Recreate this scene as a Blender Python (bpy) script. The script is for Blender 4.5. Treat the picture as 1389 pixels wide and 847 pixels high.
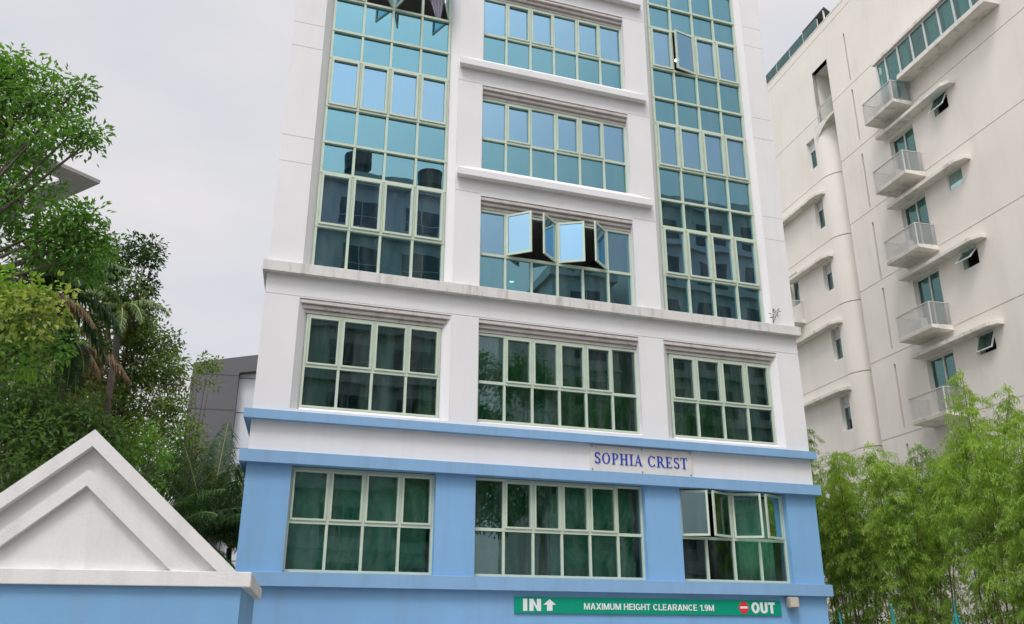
import bpy, bmesh, math, random
from mathutils import Vector, Matrix
R = math.radians
rnd = random.Random(7)
for o in list(bpy.data.objects): bpy.data.objects.remove(o)
scene = bpy.context.scene
COL = scene.collection

# ------------------------------------------------------------------ camera
CAMH = 2.5
F_PX, PITCH, ROLL = 1183.08, R(20.188), R(0.169)
cd = bpy.data.cameras.new('camera'); cam = bpy.data.objects.new('camera', cd); COL.objects.link(cam)
cam.matrix_world = Matrix.Translation((0, 0, CAMH)) @ Matrix.Rotation(R(90) + PITCH, 4, 'X') @ Matrix.Rotation(ROLL, 4, 'Z')
cd.sensor_width = 36; cd.lens = F_PX / 1389 * 36; cd.clip_start = .1; cd.clip_end = 3000
scene.camera = cam

# ------------------------------------------------------------------ world, sun, exposure
SUN_EL, SUN_AZ = R(58), R(198)          # azimuth clockwise from +Y (behind the camera)
w = bpy.data.worlds.new('World'); scene.world = w; w.use_nodes = True
nt = w.node_tree; nt.nodes.clear()
out = nt.nodes.new('ShaderNodeOutputWorld'); bg = nt.nodes.new('ShaderNodeBackground')
sky = nt.nodes.new('ShaderNodeTexSky'); sky.sky_type = 'NISHITA'; sky.sun_disc = False
sky.sun_elevation = SUN_EL; sky.sun_rotation = SUN_AZ; sky.dust_density = 2.0
tc = nt.nodes.new('ShaderNodeTexCoord'); mp = nt.nodes.new('ShaderNodeMapping'); mp.inputs['Scale'].default_value = (1, 1, 2.6)
nz = nt.nodes.new('ShaderNodeTexNoise'); nz.inputs['Scale'].default_value = 2.3; nz.inputs['Detail'].default_value = 5; nz.inputs['Roughness'].default_value = .5
cr = nt.nodes.new('ShaderNodeValToRGB')
cr.color_ramp.elements[0].position = .30; cr.color_ramp.elements[0].color = (.58, .61, .67, 1)
cr.color_ramp.elements[1].position = .62; cr.color_ramp.elements[1].color = (.745, .72, .725, 1)
vm = nt.nodes.new('ShaderNodeVectorMath'); vm.operation = 'SCALE'; vm.inputs['Scale'].default_value = 10.2
mx = nt.nodes.new('ShaderNodeMix'); mx.data_type = 'RGBA'; mx.inputs[0].default_value = .93
nt.links.new(tc.outputs['Generated'], mp.inputs[0]); nt.links.new(mp.outputs[0], nz.inputs['Vector']); nt.links.new(nz.outputs['Fac'], cr.inputs[0])
# the overcast is brighter round the veiled sun
dt = nt.nodes.new('ShaderNodeVectorMath'); dt.operation = 'DOT_PRODUCT'; dt.inputs[1].default_value = (math.sin(SUN_AZ) * math.cos(SUN_EL), math.cos(SUN_AZ) * math.cos(SUN_EL), math.sin(SUN_EL))
mr = nt.nodes.new('ShaderNodeMapRange'); mr.interpolation_type = 'SMOOTHSTEP'; mr.inputs[1].default_value = .55; mr.inputs[2].default_value = 1.0; mr.inputs[3].default_value = 9.7; mr.inputs[4].default_value = 30
nt.links.new(tc.outputs['Generated'], dt.inputs[0]); nt.links.new(dt.outputs['Value'], mr.inputs[0]); nt.links.new(mr.outputs[0], vm.inputs['Scale'])
nt.links.new(cr.outputs[0], vm.inputs[0]); nt.links.new(sky.outputs[0], mx.inputs[6]); nt.links.new(vm.outputs[0], mx.inputs[7])
nt.links.new(mx.outputs[2], bg.inputs[0]); bg.inputs[1].default_value = .1; nt.links.new(bg.outputs[0], out.inputs[0])
sl = bpy.data.lights.new('sun', 'SUN'); so = bpy.data.objects.new('sun', sl); COL.objects.link(so)
sl.energy = 1.5; sl.angle = R(16); sl.color = (1, .965, .92)
so.rotation_euler = Vector((math.sin(SUN_AZ) * math.cos(SUN_EL), math.cos(SUN_AZ) * math.cos(SUN_EL), math.sin(SUN_EL))).to_track_quat('Z', 'Y').to_euler()
scene.view_settings.view_transform = 'Standard'; scene.view_settings.look = 'None'
scene.view_settings.exposure = 0.24; scene.view_settings.gamma = 1
scene.render.engine = 'CYCLES'
scene.cycles.max_bounces = 7; scene.cycles.transparent_max_bounces = 12; scene.cycles.diffuse_bounces = 3; scene.cycles.glossy_bounces = 4

# ------------------------------------------------------------------ materials
def mat(name, col, rough=.7, var=.0, scale=3., stain=None, metal=0, spec=.4, bump=0., bscale=60., stretch=(1, 1, 1), transl=0, stain_amt=.5, streak=(2.2, 2.2, .16)):
    m = bpy.data.materials.new(name); m.use_nodes = True; t = m.node_tree; N = t.nodes; b = N['Principled BSDF']
    b.inputs['Roughness'].default_value = rough; b.inputs['Metallic'].default_value = metal; b.inputs['Specular IOR Level'].default_value = spec
    co = N.new('ShaderNodeTexCoord')
    def noise(sc, st, det=5, ro=.6):
        p = N.new('ShaderNodeMapping'); p.inputs['Scale'].default_value = st
        n = N.new('ShaderNodeTexNoise'); n.inputs['Scale'].default_value = sc; n.inputs['Detail'].default_value = det; n.inputs['Roughness'].default_value = ro
        t.links.new(co.outputs['Object'], p.inputs[0]); t.links.new(p.outputs[0], n.inputs['Vector']); return n
    base = None
    rgb = N.new('ShaderNodeRGB'); rgb.outputs[0].default_value = (*col, 1); base = rgb.outputs[0]
    if var:
        n = noise(scale, stretch); r = N.new('ShaderNodeMapRange'); r.inputs[1].default_value = .3; r.inputs[2].default_value = .7
        r.inputs[3].default_value = 1 - var; r.inputs[4].default_value = 1 + var
        v = N.new('ShaderNodeVectorMath'); v.operation = 'SCALE'; t.links.new(n.outputs['Fac'], r.inputs[0]); t.links.new(base, v.inputs[0]); t.links.new(r.outputs[0], v.inputs['Scale']); base = v.outputs[0]
    if stain:
        n = noise(1.0, streak, 8, .65); r = N.new('ShaderNodeMapRange'); r.inputs[1].default_value = .5; r.inputs[2].default_value = .74; r.inputs[4].default_value = stain_amt
        x = N.new('ShaderNodeMix'); x.data_type = 'RGBA'; t.links.new(n.outputs['Fac'], r.inputs[0]); t.links.new(r.outputs[0], x.inputs[0]); t.links.new(base, x.inputs[6]); x.inputs[7].default_value = (*stain, 1); base = x.outputs[2]
    t.links.new(base, b.inputs['Base Color'])
    if bump:
        n = noise(bscale, (1, 1, 1)); bp = N.new('ShaderNodeBump'); bp.inputs['Strength'].default_value = bump; bp.inputs['Distance'].default_value = .01
        t.links.new(n.outputs['Fac'], bp.inputs['Height']); t.links.new(bp.outputs[0], b.inputs['Normal'])
    return m
def leaf_mat(name, c1, c2, c3=None, transl=.35, nscale=.8):
    m = bpy.data.materials.new(name); m.use_nodes = True; t = m.node_tree; N = t.nodes; b = N['Principled BSDF']; outn = N['Material Output']
    g = N.new('ShaderNodeNewGeometry'); r = N.new('ShaderNodeValToRGB')
    r.color_ramp.elements[0].color = (*c1, 1); r.color_ramp.elements[1].color = (*c2, 1)
    if c3:
        e = r.color_ramp.elements.new(.93); e.color = (*c2, 1); r.color_ramp.elements[-1].color = (*c3, 1)
    co = N.new('ShaderNodeTexCoord'); n = N.new('ShaderNodeTexNoise'); n.inputs['Scale'].default_value = nscale; n.inputs['Detail'].default_value = 3
    t.links.new(co.outputs['Object'], n.inputs['Vector'])
    a = N.new('ShaderNodeMapRange'); a.inputs[1].default_value = .3; a.inputs[2].default_value = .7; t.links.new(n.outputs['Fac'], a.inputs[0])
    mm = N.new('ShaderNodeMix'); mm.inputs[0].default_value = .5; t.links.new(g.outputs['Random Per Island'], mm.inputs[2]); t.links.new(a.outputs[0], mm.inputs[3])
    t.links.new(mm.outputs[0], r.inputs[0]); t.links.new(r.outputs[0], b.inputs['Base Color']); b.inputs['Roughness'].default_value = .5; b.inputs['Specular IOR Level'].default_value = .35
    tr = N.new('ShaderNodeBsdfTranslucent'); sc = N.new('ShaderNodeVectorMath'); sc.operation = 'MULTIPLY'; sc.inputs[1].default_value = (1.5, 1.5, .7)
    t.links.new(r.outputs[0], sc.inputs[0]); t.links.new(sc.outputs[0], tr.inputs[0])
    ms = N.new('ShaderNodeMixShader'); ms.inputs[0].default_value = transl; t.links.new(b.outputs[0], ms.inputs[1]); t.links.new(tr.outputs[0], ms.inputs[2]); t.links.new(ms.outputs[0], outn.inputs[0])
    return m
def glass_mat(name, refl, tint, fac, rough=.0, bump=.02, film=.10):
    m = bpy.data.materials.new(name); m.use_nodes = True; t = m.node_tree; N = t.nodes; N.clear(); o = N.new('ShaderNodeOutputMaterial')
    g = N.new('ShaderNodeBsdfGlossy'); g.inputs[0].default_value = (*refl, 1); g.inputs['Roughness'].default_value = rough
    co = N.new('ShaderNodeTexCoord'); n = N.new('ShaderNodeTexNoise'); n.inputs['Scale'].default_value = .9; n.inputs['Detail'].default_value = 1.5
    bp = N.new('ShaderNodeBump'); bp.inputs['Strength'].default_value = bump; bp.inputs['Distance'].default_value = .25
    t.links.new(co.outputs['Object'], n.inputs['Vector']); t.links.new(n.outputs['Fac'], bp.inputs['Height']); t.links.new(bp.outputs[0], g.inputs['Normal'])
    tr = N.new('ShaderNodeBsdfTransparent'); tr.inputs[0].default_value = (*tint, 1)
    fr = N.new('ShaderNodeFresnel'); fr.inputs[0].default_value = 1.5
    a = N.new('ShaderNodeMath'); a.operation = 'ADD'; a.use_clamp = True; a.inputs[1].default_value = fac; t.links.new(fr.outputs[0], a.inputs[0])
    ms = N.new('ShaderNodeMixShader'); t.links.new(a.outputs[0], ms.inputs[0]); t.links.new(tr.outputs[0], ms.inputs[1]); t.links.new(g.outputs[0], ms.inputs[2])
    df = N.new('ShaderNodeBsdfDiffuse'); df.inputs[0].default_value = (.42, .50, .50, 1); m3 = N.new('ShaderNodeMixShader')
    p2 = N.new('ShaderNodeMapping'); p2.inputs['Scale'].default_value = (2.6, 2.6, .55); n2 = N.new('ShaderNodeTexNoise'); n2.inputs['Scale'].default_value = 1.3; n2.inputs['Detail'].default_value = 6; n2.inputs['Roughness'].default_value = .62
    r2 = N.new('ShaderNodeMapRange'); r2.inputs[1].default_value = .42; r2.inputs[2].default_value = .72; r2.inputs[3].default_value = .0; r2.inputs[4].default_value = film
    t.links.new(co.outputs['Object'], p2.inputs[0]); t.links.new(p2.outputs[0], n2.inputs['Vector']); t.links.new(n2.outputs['Fac'], r2.inputs[0]); t.links.new(r2.outputs[0], m3.inputs[0])
    t.links.new(ms.outputs[0], m3.inputs[1]); t.links.new(df.outputs[0], m3.inputs[2]); t.links.new(m3.outputs[0], o.inputs[0])
    return m
def emit_mat(name, col, s):
    m = bpy.data.materials.new(name); m.use_nodes = True; t = m.node_tree; t.nodes.clear(); o = t.nodes.new('ShaderNodeOutputMaterial'); e = t.nodes.new('ShaderNodeEmission')
    e.inputs[0].default_value = (*col, 1); e.inputs[1].default_value = s; t.links.new(e.outputs[0], o.inputs[0]); return m
M = dict(
    white=mat('white_paint', (.76, .742, .752), .75, .03, .7, stain=(.56, .54, .53), stain_amt=.2, bump=.15),
    cornice=mat('weathered_white_paint', (.66, .64, .62), .8, .06, 2., stain=(.30, .28, .26), stain_amt=.75, streak=(5, 5, .8), bump=.2),
    lintel=mat('lintel_paint', (.60, .55, .53), .8, .05, 2., stain=(.33, .27, .25), stain_amt=.7, streak=(4, 4, 3)),
    blue=mat('blue_paint', (.21, .415, .68), .75, .06, .6, stain=(.20, .33, .50), stain_amt=.6, bump=.15),
    blue2=mat('blue_band_paint', (.225, .40, .63), .7, .04, 1.5, stain=(.20, .31, .42), stain_amt=.5, streak=(4, 4, .6), bump=.15),
    frame=mat('pale_green_frame', (.53, .61, .50), .42, .06, 4., spec=.5),
    frame_white=mat('white_window_frame', (.62, .64, .62), .45, .04, 4.),
    gl_v=glass_mat('blue_reflective_glass', (.32, .56, .74), (.10, .22, .22), .62, bump=.01),
    gl_f=glass_mat('teal_reflective_glass', (.23, .48, .56), (.10, .34, .28), .62, bump=.01),
    gl_g=glass_mat('green_tinted_glass', (.40, .60, .62), (.32, .76, .62), .24, bump=.012),
    gl_c=glass_mat('condo_glass', (.40, .62, .62), (.38, .70, .64), .22, bump=.01),
    gl_r=glass_mat('clear_balustrade_glass', (.8, .85, .85), (.80, .86, .85), .05),
    gl_t=glass_mat('teal_roof_glass', (.5, .8, .8), (.35, .75, .70), .12),
    mesh=glass_mat('fine_mesh', (.5, .5, .5), (.86, .84, .84), -.2, film=.16),
    sheet=mat('satin_sheet', (.60, .74, .62), .32, .15, 5., spec=.9), curtain=mat('pale_curtain', (.62, .76, .64), .9, .12, 5.), curtain_d=mat('dark_curtain', (.24, .27, .20), .9, .15, 6.), curtain_p=mat('lilac_pleated_curtain', (.33, .30, .38), .9, .25, 14.),
    curtain_t=mat('teal_curtain', (.42, .74, .68), .9, .1, 6.),
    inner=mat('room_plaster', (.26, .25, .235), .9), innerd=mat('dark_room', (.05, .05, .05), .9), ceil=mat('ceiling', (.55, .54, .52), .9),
    beige=mat('condo_paint', (.80, .76, .70), .8, .04, .5, stain=(.50, .465, .42), stain_amt=.24, streak=(1.1, 1.1, .16), bump=.12),
    beige_t=mat('condo_trim', (.76, .73, .67), .8, .05, 2., stain=(.27, .25, .21), stain_amt=.7, streak=(2.5, 2.5, 2.0)),
    palegreen=mat('pale_green_paint', (.30, .46, .36), .7, .25, 3.), dirt=mat('dark_joint', (.17, .16, .15), .9),
    rail=mat('grey_rail', (.62, .61, .59), .5, metal=0.1),
    gate=mat('gatehouse_white', (.74, .72, .71), .75, .04, 1.5, stain=(.46, .45, .41), stain_amt=.36, streak=(3.5, 3.5, .9), bump=.3, bscale=35),
    gblue=mat('gatehouse_blue', (.185, .375, .61), .75, .05, 1.2, stain=(.20, .33, .48), stain_amt=.5, streak=(3, 3, .4), bump=.2),
    green_sign=mat('green_sign', (.0, .30, .19), .4, .04, 5.), sign_white=mat('sign_white', (.78, .80, .82), .5), sign_red=mat('sign_red', (.75, .03, .05), .5),
    plate=mat('name_plate', (.68, .65, .63), .5, .04, 4., stain=(.5, .45, .40), stain_amt=.4), navy=mat('navy_letter', (.02, .06, .42), .4),
    bolt=mat('brown_bolt', (.22, .17, .14), .6), lamp=mat('lamp_body', (.28, .26, .25), .6, .1, 20.), lens=mat('lamp_lens', (.55, .50, .42), .3),
    grey=mat('dark_grey_cladding', (.10, .098, .108), .6, .05, .6), panel=mat('pale_panel', (.55, .57, .62), .6, .04, 1.),
    solar=mat('dark_panel', (.05, .055, .05), .4), bark=mat('bark', (.10, .085, .065), .9, .25, 9., bump=.6, bscale=25), bark_g=mat('pale_bark', (.20, .17, .13), .9, .25, 6., bump=.5, bscale=25),
    culm=mat('bamboo_culm', (.17, .16, .06), .5, .25, 5.), culm2=mat('old_culm', (.15, .11, .075), .6, .25, 5.),
    leaf_a=leaf_mat('broad_leaf', (.06, .16, .03), (.17, .35, .06)),
    leaf_b=leaf_mat('mid_leaf', (.07, .125, .035), (.22, .32, .085), (.26, .17, .09)),
    leaf_c=leaf_mat('bright_leaf', (.08, .19, .025), (.22, .40, .05)),
    leaf_d=leaf_mat('dark_leaf', (.02, .055, .016), (.05, .115, .03)),
    leaf_m=leaf_mat('deep_leaf', (.045, .10, .028), (.13, .24, .06)), leaf_y=leaf_mat('yellow_leaf', (.17, .25, .05), (.36, .42, .12)),
    leaf_p=leaf_mat('palm_leaf', (.018, .06, .022), (.07, .15, .045), transl=.2, nscale=2), leaf_pl=leaf_mat('palm_leaf_light', (.05, .10, .03), (.16, .24, .07), transl=.25, nscale=2),
    leaf_dead=leaf_mat('dead_leaf', (.13, .085, .045), (.26, .17, .10), transl=.2),
    bamboo=leaf_mat('bamboo_leaf', (.13, .235, .04), (.42, .58, .12), transl=.45, nscale=.9), bamboo_d=leaf_mat('bamboo_leaf_deep', (.08, .165, .03), (.31, .47, .09), transl=.4, nscale=.9),
    rachis=mat('rachis', (.25, .28, .08), .6), teal=mat('teal_paint', (.015, .20, .19), .45, .1, 10.),
    asphalt=mat('asphalt', (.05, .05, .052), .9, .15, 3., bump=.4, bscale=80), pave=mat('pavement', (.36, .35, .33), .9, .1, 2.), grass=mat('ground', (.10, .12, .06), .95, .2, 1.),
    line=mat('road_paint', (.75, .75, .72), .7), concrete=mat('concrete', (.36, .35, .33), .85, .1, 1.5, stain=(.2, .19, .17)),
    opp_white=mat('opposite_wall', (.42, .43, .43), .8, .08, .4), opp_glass=mat('opposite_glass', (.03, .045, .05), .15, .2, 1., spec=.8), opp_dark=mat('opposite_dark', (.07, .075, .08), .8),
    lit=emit_mat('downlight', (1, .93, .8), 9.),
)

# ------------------------------------------------------------------ helpers
def link(name, me, mats, parent=None, **kw):
    o = bpy.data.objects.new(name, me); COL.objects.link(o)
    for m in (mats if isinstance(mats, (list, tuple)) else [mats]): me.materials.append(m)
    if parent: o.parent = parent
    for k, v in kw.items(): o[k] = v
    return o
class MB:
    def __init__(s): s.v = []; s.f = []; s.m = []; s.mi = 0
    def face(s, pts, mi=None):
        b = len(s.v); s.v += [tuple(p) for p in pts]; s.f.append(tuple(range(b, b + len(pts)))); s.m.append(s.mi if mi is None else mi)
    def box(s, x0, x1, y0, y1, z0, z1, mi=None):
        P = [(x0, y0, z0), (x1, y0, z0), (x1, y1, z0), (x0, y1, z0), (x0, y0, z1), (x1, y0, z1), (x1, y1, z1), (x0, y1, z1)]
        b = len(s.v); s.v += P
        for q in ((0, 3, 2, 1), (4, 5, 6, 7), (0, 1, 5, 4), (1, 2, 6, 5), (2, 3, 7, 6), (3, 0, 4, 7)): s.f.append(tuple(b + i for i in q)); s.m.append(s.mi if mi is None else mi)
    def prism(s, poly, z0, z1, mi=None):            # plan polygon extruded in z
        n = len(poly); b = len(s.v); s.v += [(x, y, z0) for x, y in poly] + [(x, y, z1) for x, y in poly]; k = s.mi if mi is None else mi
        s.f.append(tuple(b + i for i in reversed(range(n)))); s.f.append(tuple(b + n + i for i in range(n))); s.m += [k, k]
        for i in range(n): j = (i + 1) % n; s.f.append((b + i, b + j, b + n + j, b + n + i)); s.m.append(k)
    def prismx(s, prof, x0, x1, mi=None):           # (y,z) profile extruded in x
        n = len(prof); b = len(s.v); s.v += [(x0, y, z) for y, z in prof] + [(x1, y, z) for y, z in prof]; k = s.mi if mi is None else mi
        s.f.append(tuple(b + i for i in range(n))); s.f.append(tuple(b + n + i for i in reversed(range(n)))); s.m += [k, k]
        for i in range(n): j = (i + 1) % n; s.f.append((b + i, b + n + i, b + n + j, b + j)); s.m.append(k)
    def prismy(s, prof, y0, y1, mi=None):           # (x,z) profile extruded in y
        n = len(prof); b = len(s.v); s.v += [(x, y0, z) for x, z in prof] + [(x, y1, z) for x, z in prof]; k = s.mi if mi is None else mi
        s.f.append(tuple(b + i for i in range(n))); s.f.append(tuple(b + n + i for i in reversed(range(n)))); s.m += [k, k]
        for i in range(n): j = (i + 1) % n; s.f.append((b + i, b + n + i, b + n + j, b + j)); s.m.append(k)
    def tube(s, pts, rad, n=6, mi=None):
        k = s.mi if mi is None else mi; pts = [Vector(p) for p in pts]; rings = []
        if not hasattr(rad, '__len__'): rad = [rad] * len(pts)
        for i, p in enumerate(pts):
            d = (pts[min(i + 1, len(pts) - 1)] - pts[max(i - 1, 0)])
            if d.length < 1e-6: d = Vector((0, 0, 1))
            d.normalize(); a = d.cross(Vector((.31, .92, .2))); a.normalize(); c = d.cross(a)
            b = len(s.v); rings.append(b)
            for j in range(n):
                t = 2 * math.pi * j / n; q = p + (a * math.cos(t) + c * math.sin(t)) * rad[i]; s.v.append(tuple(q))
        for i in range(len(pts) - 1):
            for j in range(n): l = (j + 1) % n; s.f.append((rings[i] + j, rings[i] + l, rings[i + 1] + l, rings[i + 1] + j)); s.m.append(k)
        s.f.append(tuple(rings[0] + j for j in reversed(range(n)))); s.f.append(tuple(rings[-1] + j for j in range(n))); s.m += [k, k]
    def mesh(s, name, smooth=False, fix=True):
        me = bpy.data.meshes.new(name); me.from_pydata(s.v, [], s.f); me.update()
        me.polygons.foreach_set('material_index', s.m)
        if fix:
            bm = bmesh.new(); bm.from_mesh(me); bmesh.ops.recalc_face_normals(bm, faces=bm.faces); bm.to_mesh(me); bm.free()
        if smooth: me.polygons.foreach_set('use_smooth', [True] * len(me.polygons))
        return me
    def build(s, name, mats, parent=None, smooth=False, fix=True, **kw):
        return link(name, s.mesh(name, smooth, fix), mats, parent, **kw)
def bevel(o, wd=.008, seg=2):
    b = o.modifiers.new('bevel', 'BEVEL'); b.width = wd; b.segments = seg; b.limit_method = 'ANGLE'; b.angle_limit = R(40); return o
def thing(name, label, cat, loc=(0, 0, 0), rz=0, group=None):
    o = bpy.data.objects.new(name, None); COL.objects.link(o); o.location = loc; o.rotation_euler = (0, 0, rz); o.empty_display_size = .3
    o['label'] = label; o['category'] = cat
    if group: o['group'] = group
    return o
def tag(o, label, cat, group=None):
    o['label'] = label; o['category'] = cat
    if group: o['group'] = group
    return o
def structure(o): o['kind'] = 'structure'; return o
def cellwall(mb, ub, zb, depth, flip=False, miF=None, R0=.3):
    """height-field wall: depth(uc,zc) -> recess in metres, or None for an opening; reveals are R0 deep"""
    ub = sorted(set(round(u, 4) for u in ub)); zb = sorted(set(round(z, 4) for z in zb))
    nu, nz_ = len(ub) - 1, len(zb) - 1
    D = [[depth((ub[i] + ub[i + 1]) / 2, (zb[j] + zb[j + 1]) / 2) for j in range(nz_)] for i in range(nu)]
    for i in range(nu):
        for j in range(nz_):
            d = D[i][j]; mi = miF((ub[i] + ub[i + 1]) / 2, (zb[j] + zb[j + 1]) / 2) if miF else 0
            if d is not None: mb.face([(ub[i], d, zb[j]), (ub[i + 1], d, zb[j]), (ub[i + 1], d, zb[j + 1]), (ub[i], d, zb[j + 1])], mi)
            if i + 1 < nu:
                e = D[i + 1][j]; a = R0 if d is None else d; b = R0 if e is None else e
                if abs(a - b) > 1e-6: mb.face([(ub[i + 1], a, zb[j]), (ub[i + 1], b, zb[j]), (ub[i + 1], b, zb[j + 1]), (ub[i + 1], a, zb[j + 1])], mi)
            if j + 1 < nz_:
                e = D[i][j + 1]; a = R0 if d is None else d; b = R0 if e is None else e
                if abs(a - b) > 1e-6: mb.face([(ub[i], a, zb[j + 1]), (ub[i + 1], a, zb[j + 1]), (ub[i + 1], b, zb[j + 1]), (ub[i], b, zb[j + 1])], mi)
def at_px(px, py, dist):
    """point seen at photo pixel (px,py), at horizontal distance dist from the camera"""
    x = (px - 694.5) / F_PX; y = -(py - 423.5) / F_PX
    d = Vector((x, math.cos(PITCH) - y * math.sin(PITCH), math.sin(PITCH) + y * math.cos(PITCH))); h = math.hypot(d.x, d.y)
    return Vector((0, 0, CAMH)) + d * (dist / h)

# ================================================================== THE SETTING
g = MB(); g.box(-600, 600, -600, 600, -1, 0); structure(g.build('ground', M['grass']))
YA = R(71.2197); E_ = Vector((math.sin(YA), math.cos(YA), 0)); N_ = Vector((-math.cos(YA), math.sin(YA), 0)); RZ = math.atan2(E_.y, E_.x)
def SF(u, w, z=0): return N_ * (18 + w) + E_ * u + Vector((0, 0, z))
def strip(name, m, u0, u1, w0, w1, z, th=.12):
    g = MB(); g.box(u0, u1, w0, w1, z - th, z); o = g.build(name, m); o.location = N_ * 18; o.rotation_euler = (0, 0, RZ); return structure(o)
strip('road', M['asphalt'], -120, 120, -21.5, -12.0, .012, .2)
strip('pavement', M['pave'], -120, 120, -12.0, -7.2, .13)
strip('far_pavement', M['pave'], -120, 120, -24.5, -21.5, .13)
strip('forecourt', M['concrete'], -30, 60, -7.2, 20, .03)
g = MB()
for k in range(-30, 30): g.box(k * 4, k * 4 + 2, -16.8, -16.68, .012, .017)
o = g.build('road_marking', M['line']); o.location = N_ * 18; o.rotation_euler = (0, 0, RZ); structure(o)

# ================================================================== SOPHIA CREST (local frame: x along the front, y into the building)
B = thing('apartment_building', 'white and sky blue block with tall teal glass bays, straight ahead', 'building', N_ * 18, RZ)
S = 3.143
HEAD, TRN, BOT = 8.95, 7.79, 6.88
TOPZ = 25.0
SL = .116
LB = (1.31, 4.68); MBY = (5.32, 9.36); RB = (10.03, 13.28)
midw = [(BOT, TRN, HEAD)] + [(TRN + S * k - .91, TRN + S * k, HEAD + S * k) for k in range(1, 6)]
joints_out = [12.47 + 3.123 * k for k in range(5)] + [13.14 + 3.123 * k for k in range(4)]
joints_pier = [12.44 + 3.11 * k for k in range(5)]
GW = .012
def upper_depth(u, z):
    if LB[0] < u < LB[1] and (6.80 < z < 9.24 or z > 10.0): return None
    if RB[0] < u < RB[1] and (6.80 < z < 9.24 or z > 10.0): return None
    if MBY[0] < u < MBY[1]:
        for b, t_, h in midw:
            if b - .06 < z < h + .29: return None
    if abs(z - 9.27) < GW / 2 + .001 and u < 13.93: return .014
    if u < LB[0] or u > RB[1]:
        for j in joints_out:
            if abs(z - j) < GW / 2 + .001: return .014
    if 4.68 < u < MBY[0] or MBY[1] < u < RB[0]:
        for j in joints_pier:
            if abs(z - j) < GW / 2 + .001: return .014
    return 0
zb = [5.8, 6.80, 9.24, 10.0, TOPZ, 9.27 - GW / 2, 9.27 + GW / 2]
for b, t_, h in midw: zb += [b - .06, h + .29]
for j in joints_out + joints_pier: zb += [j - GW / 2, j + GW / 2]
zb = [z for z in zb if z <= TOPZ]
g = MB(); cellwall(g, [.585, *LB, *MBY, *RB, 13.93], zb, upper_depth)
g.face([(.585, 0, 5.8), (.585, 0, TOPZ), (.585 + SL * 14, 14, TOPZ), (.585 + SL * 14, 14, 5.8)])
g.face([(13.93, 0, 5.8), (13.93, 0, TOPZ), (13.93 + SL * 14, 14, TOPZ), (13.93 + SL * 14, 14, 5.8)])
g.face([(.585 + SL * 14, 14, 5.8), (13.93 + SL * 14, 14, 5.8), (13.93 + SL * 14, 14, TOPZ), (.585 + SL * 14, 14, TOPZ)])
# splayed reveals beside the bays
def splay(u0, u1, z0, z1):     # from face edge u0 at w=0 to u1 at w=.2
    s = 1 if u1 > u0 else -1
    g.prism([(u0, .002), (u1, .20), (u1, .30), (u0 - s * .0, .30)], z0, z1)
for (a, b, c, d) in ((1.312, 1.50, 4.678, 4.47), (10.032, 10.24, 13.278, 13.11)):
    for z0, z1 in ((6.80, 9.24), (10.0, TOPZ)):
        splay(a, b, z0, z1); splay(c, d, z0, z1)
for (a, d) in ((1.50, 4.47), (5.322, 9.358), (10.24, 13.11)):           # sloped inner sills
    g.prismx([(.0, 6.80), (.3, 6.80), (.3, 6.87), (.12, 6.87)], a, d)
wall = g.build('wall', M['white'], B, fix=False)
def slant(g, u0, u1, w0, w1, z0, z1): g.prism([(u0 + SL * w0, w0), (u1 + SL * w0, w0), (u1 + SL * w1, w1), (u0 + SL * w1, w1)], z0, z1)
g = MB(); slant(g, .62, 13.9, .3, 13.9, TOPZ - .4, TOPZ - .05); g.build('roof', M['concrete'], B)
# blue lower storey
OPEN1 = ((1.46, 4.445), (5.31, 9.32), (10.22, 13.1))
ENT = (5.2, 12.6)
def lower_depth(u, z):
    for a, b in OPEN1:
        if a < u < b and 3.585 < z < 5.66: return None
    if ENT[0] < u < ENT[1] and z < 2.5: return None
    return 0 if z > 2.72 else -.02
g = MB(); cellwall(g, [.585, *[q for a in OPEN1 for q in a], *ENT, 13.94], [0, 2.5, 2.72, 3.585, 5.66, 5.8], lower_depth)
g.face([(.585, 0, 0), (.585, 0, 5.8), (.585 + SL * 14, 14, 5.8), (.585 + SL * 14, 14, 0)]); g.face([(13.94, 0, 0), (13.94, 0, 5.8), (13.94 + SL * 14, 14, 5.8), (13.94 + SL * 14, 14, 0)])
g.build('lower_wall', M['blue'], B, fix=False)
# cornice and string courses, mitred round the left corner
def band(name, z0, z1, out_, ul, ur, m, slope=.09):
    h = MB(); L3 = 3.0
    def ring(o_, a, b): return [(a, -o_), (b, -o_), (b, .0), (.585, .0), (.585 + SL * L3, L3), (a + SL * L3, L3)]
    lo = ring(out_, ul, ur); n = len(lo); hi = ring(out_, ul, ur); top = [(p[0], p[1]) for p in ring(.001, .583, ur)]
    V0 = [(x, y, z0) for x, y in lo]; V1 = [(x, y, z1) for x, y in hi]; V2 = [(x, y, z1 + slope) for x, y in top]
    b = len(h.v); h.v += V0 + V1 + V2
    h.f.append(tuple(reversed(range(n)))); h.m.append(0); h.f.append(tuple(2 * n + i for i in range(n))); h.m.append(0)
    for i in range(n):
        j = (i + 1) % n; h.f.append((i, j, n + j, n + i)); h.f.append((n + i, n + j, 2 * n + j, 2 * n + i)); h.m += [0, 0]
    return bevel(h.build(name, m, B), .006)
band('cornice', 9.735, 9.965, .16, .475, 13.985, M['cornice'], .07)
band('string_course', 6.53, 6.715, .15, .42, 14.02, M['blue2'], .015)
band('string_course', 5.655, 5.895, .15, .42, 14.03, M['blue2'], .015)
band('string_course', 3.32, 3.575, .13, .45, 14.05, M['blue2'], .012)
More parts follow.
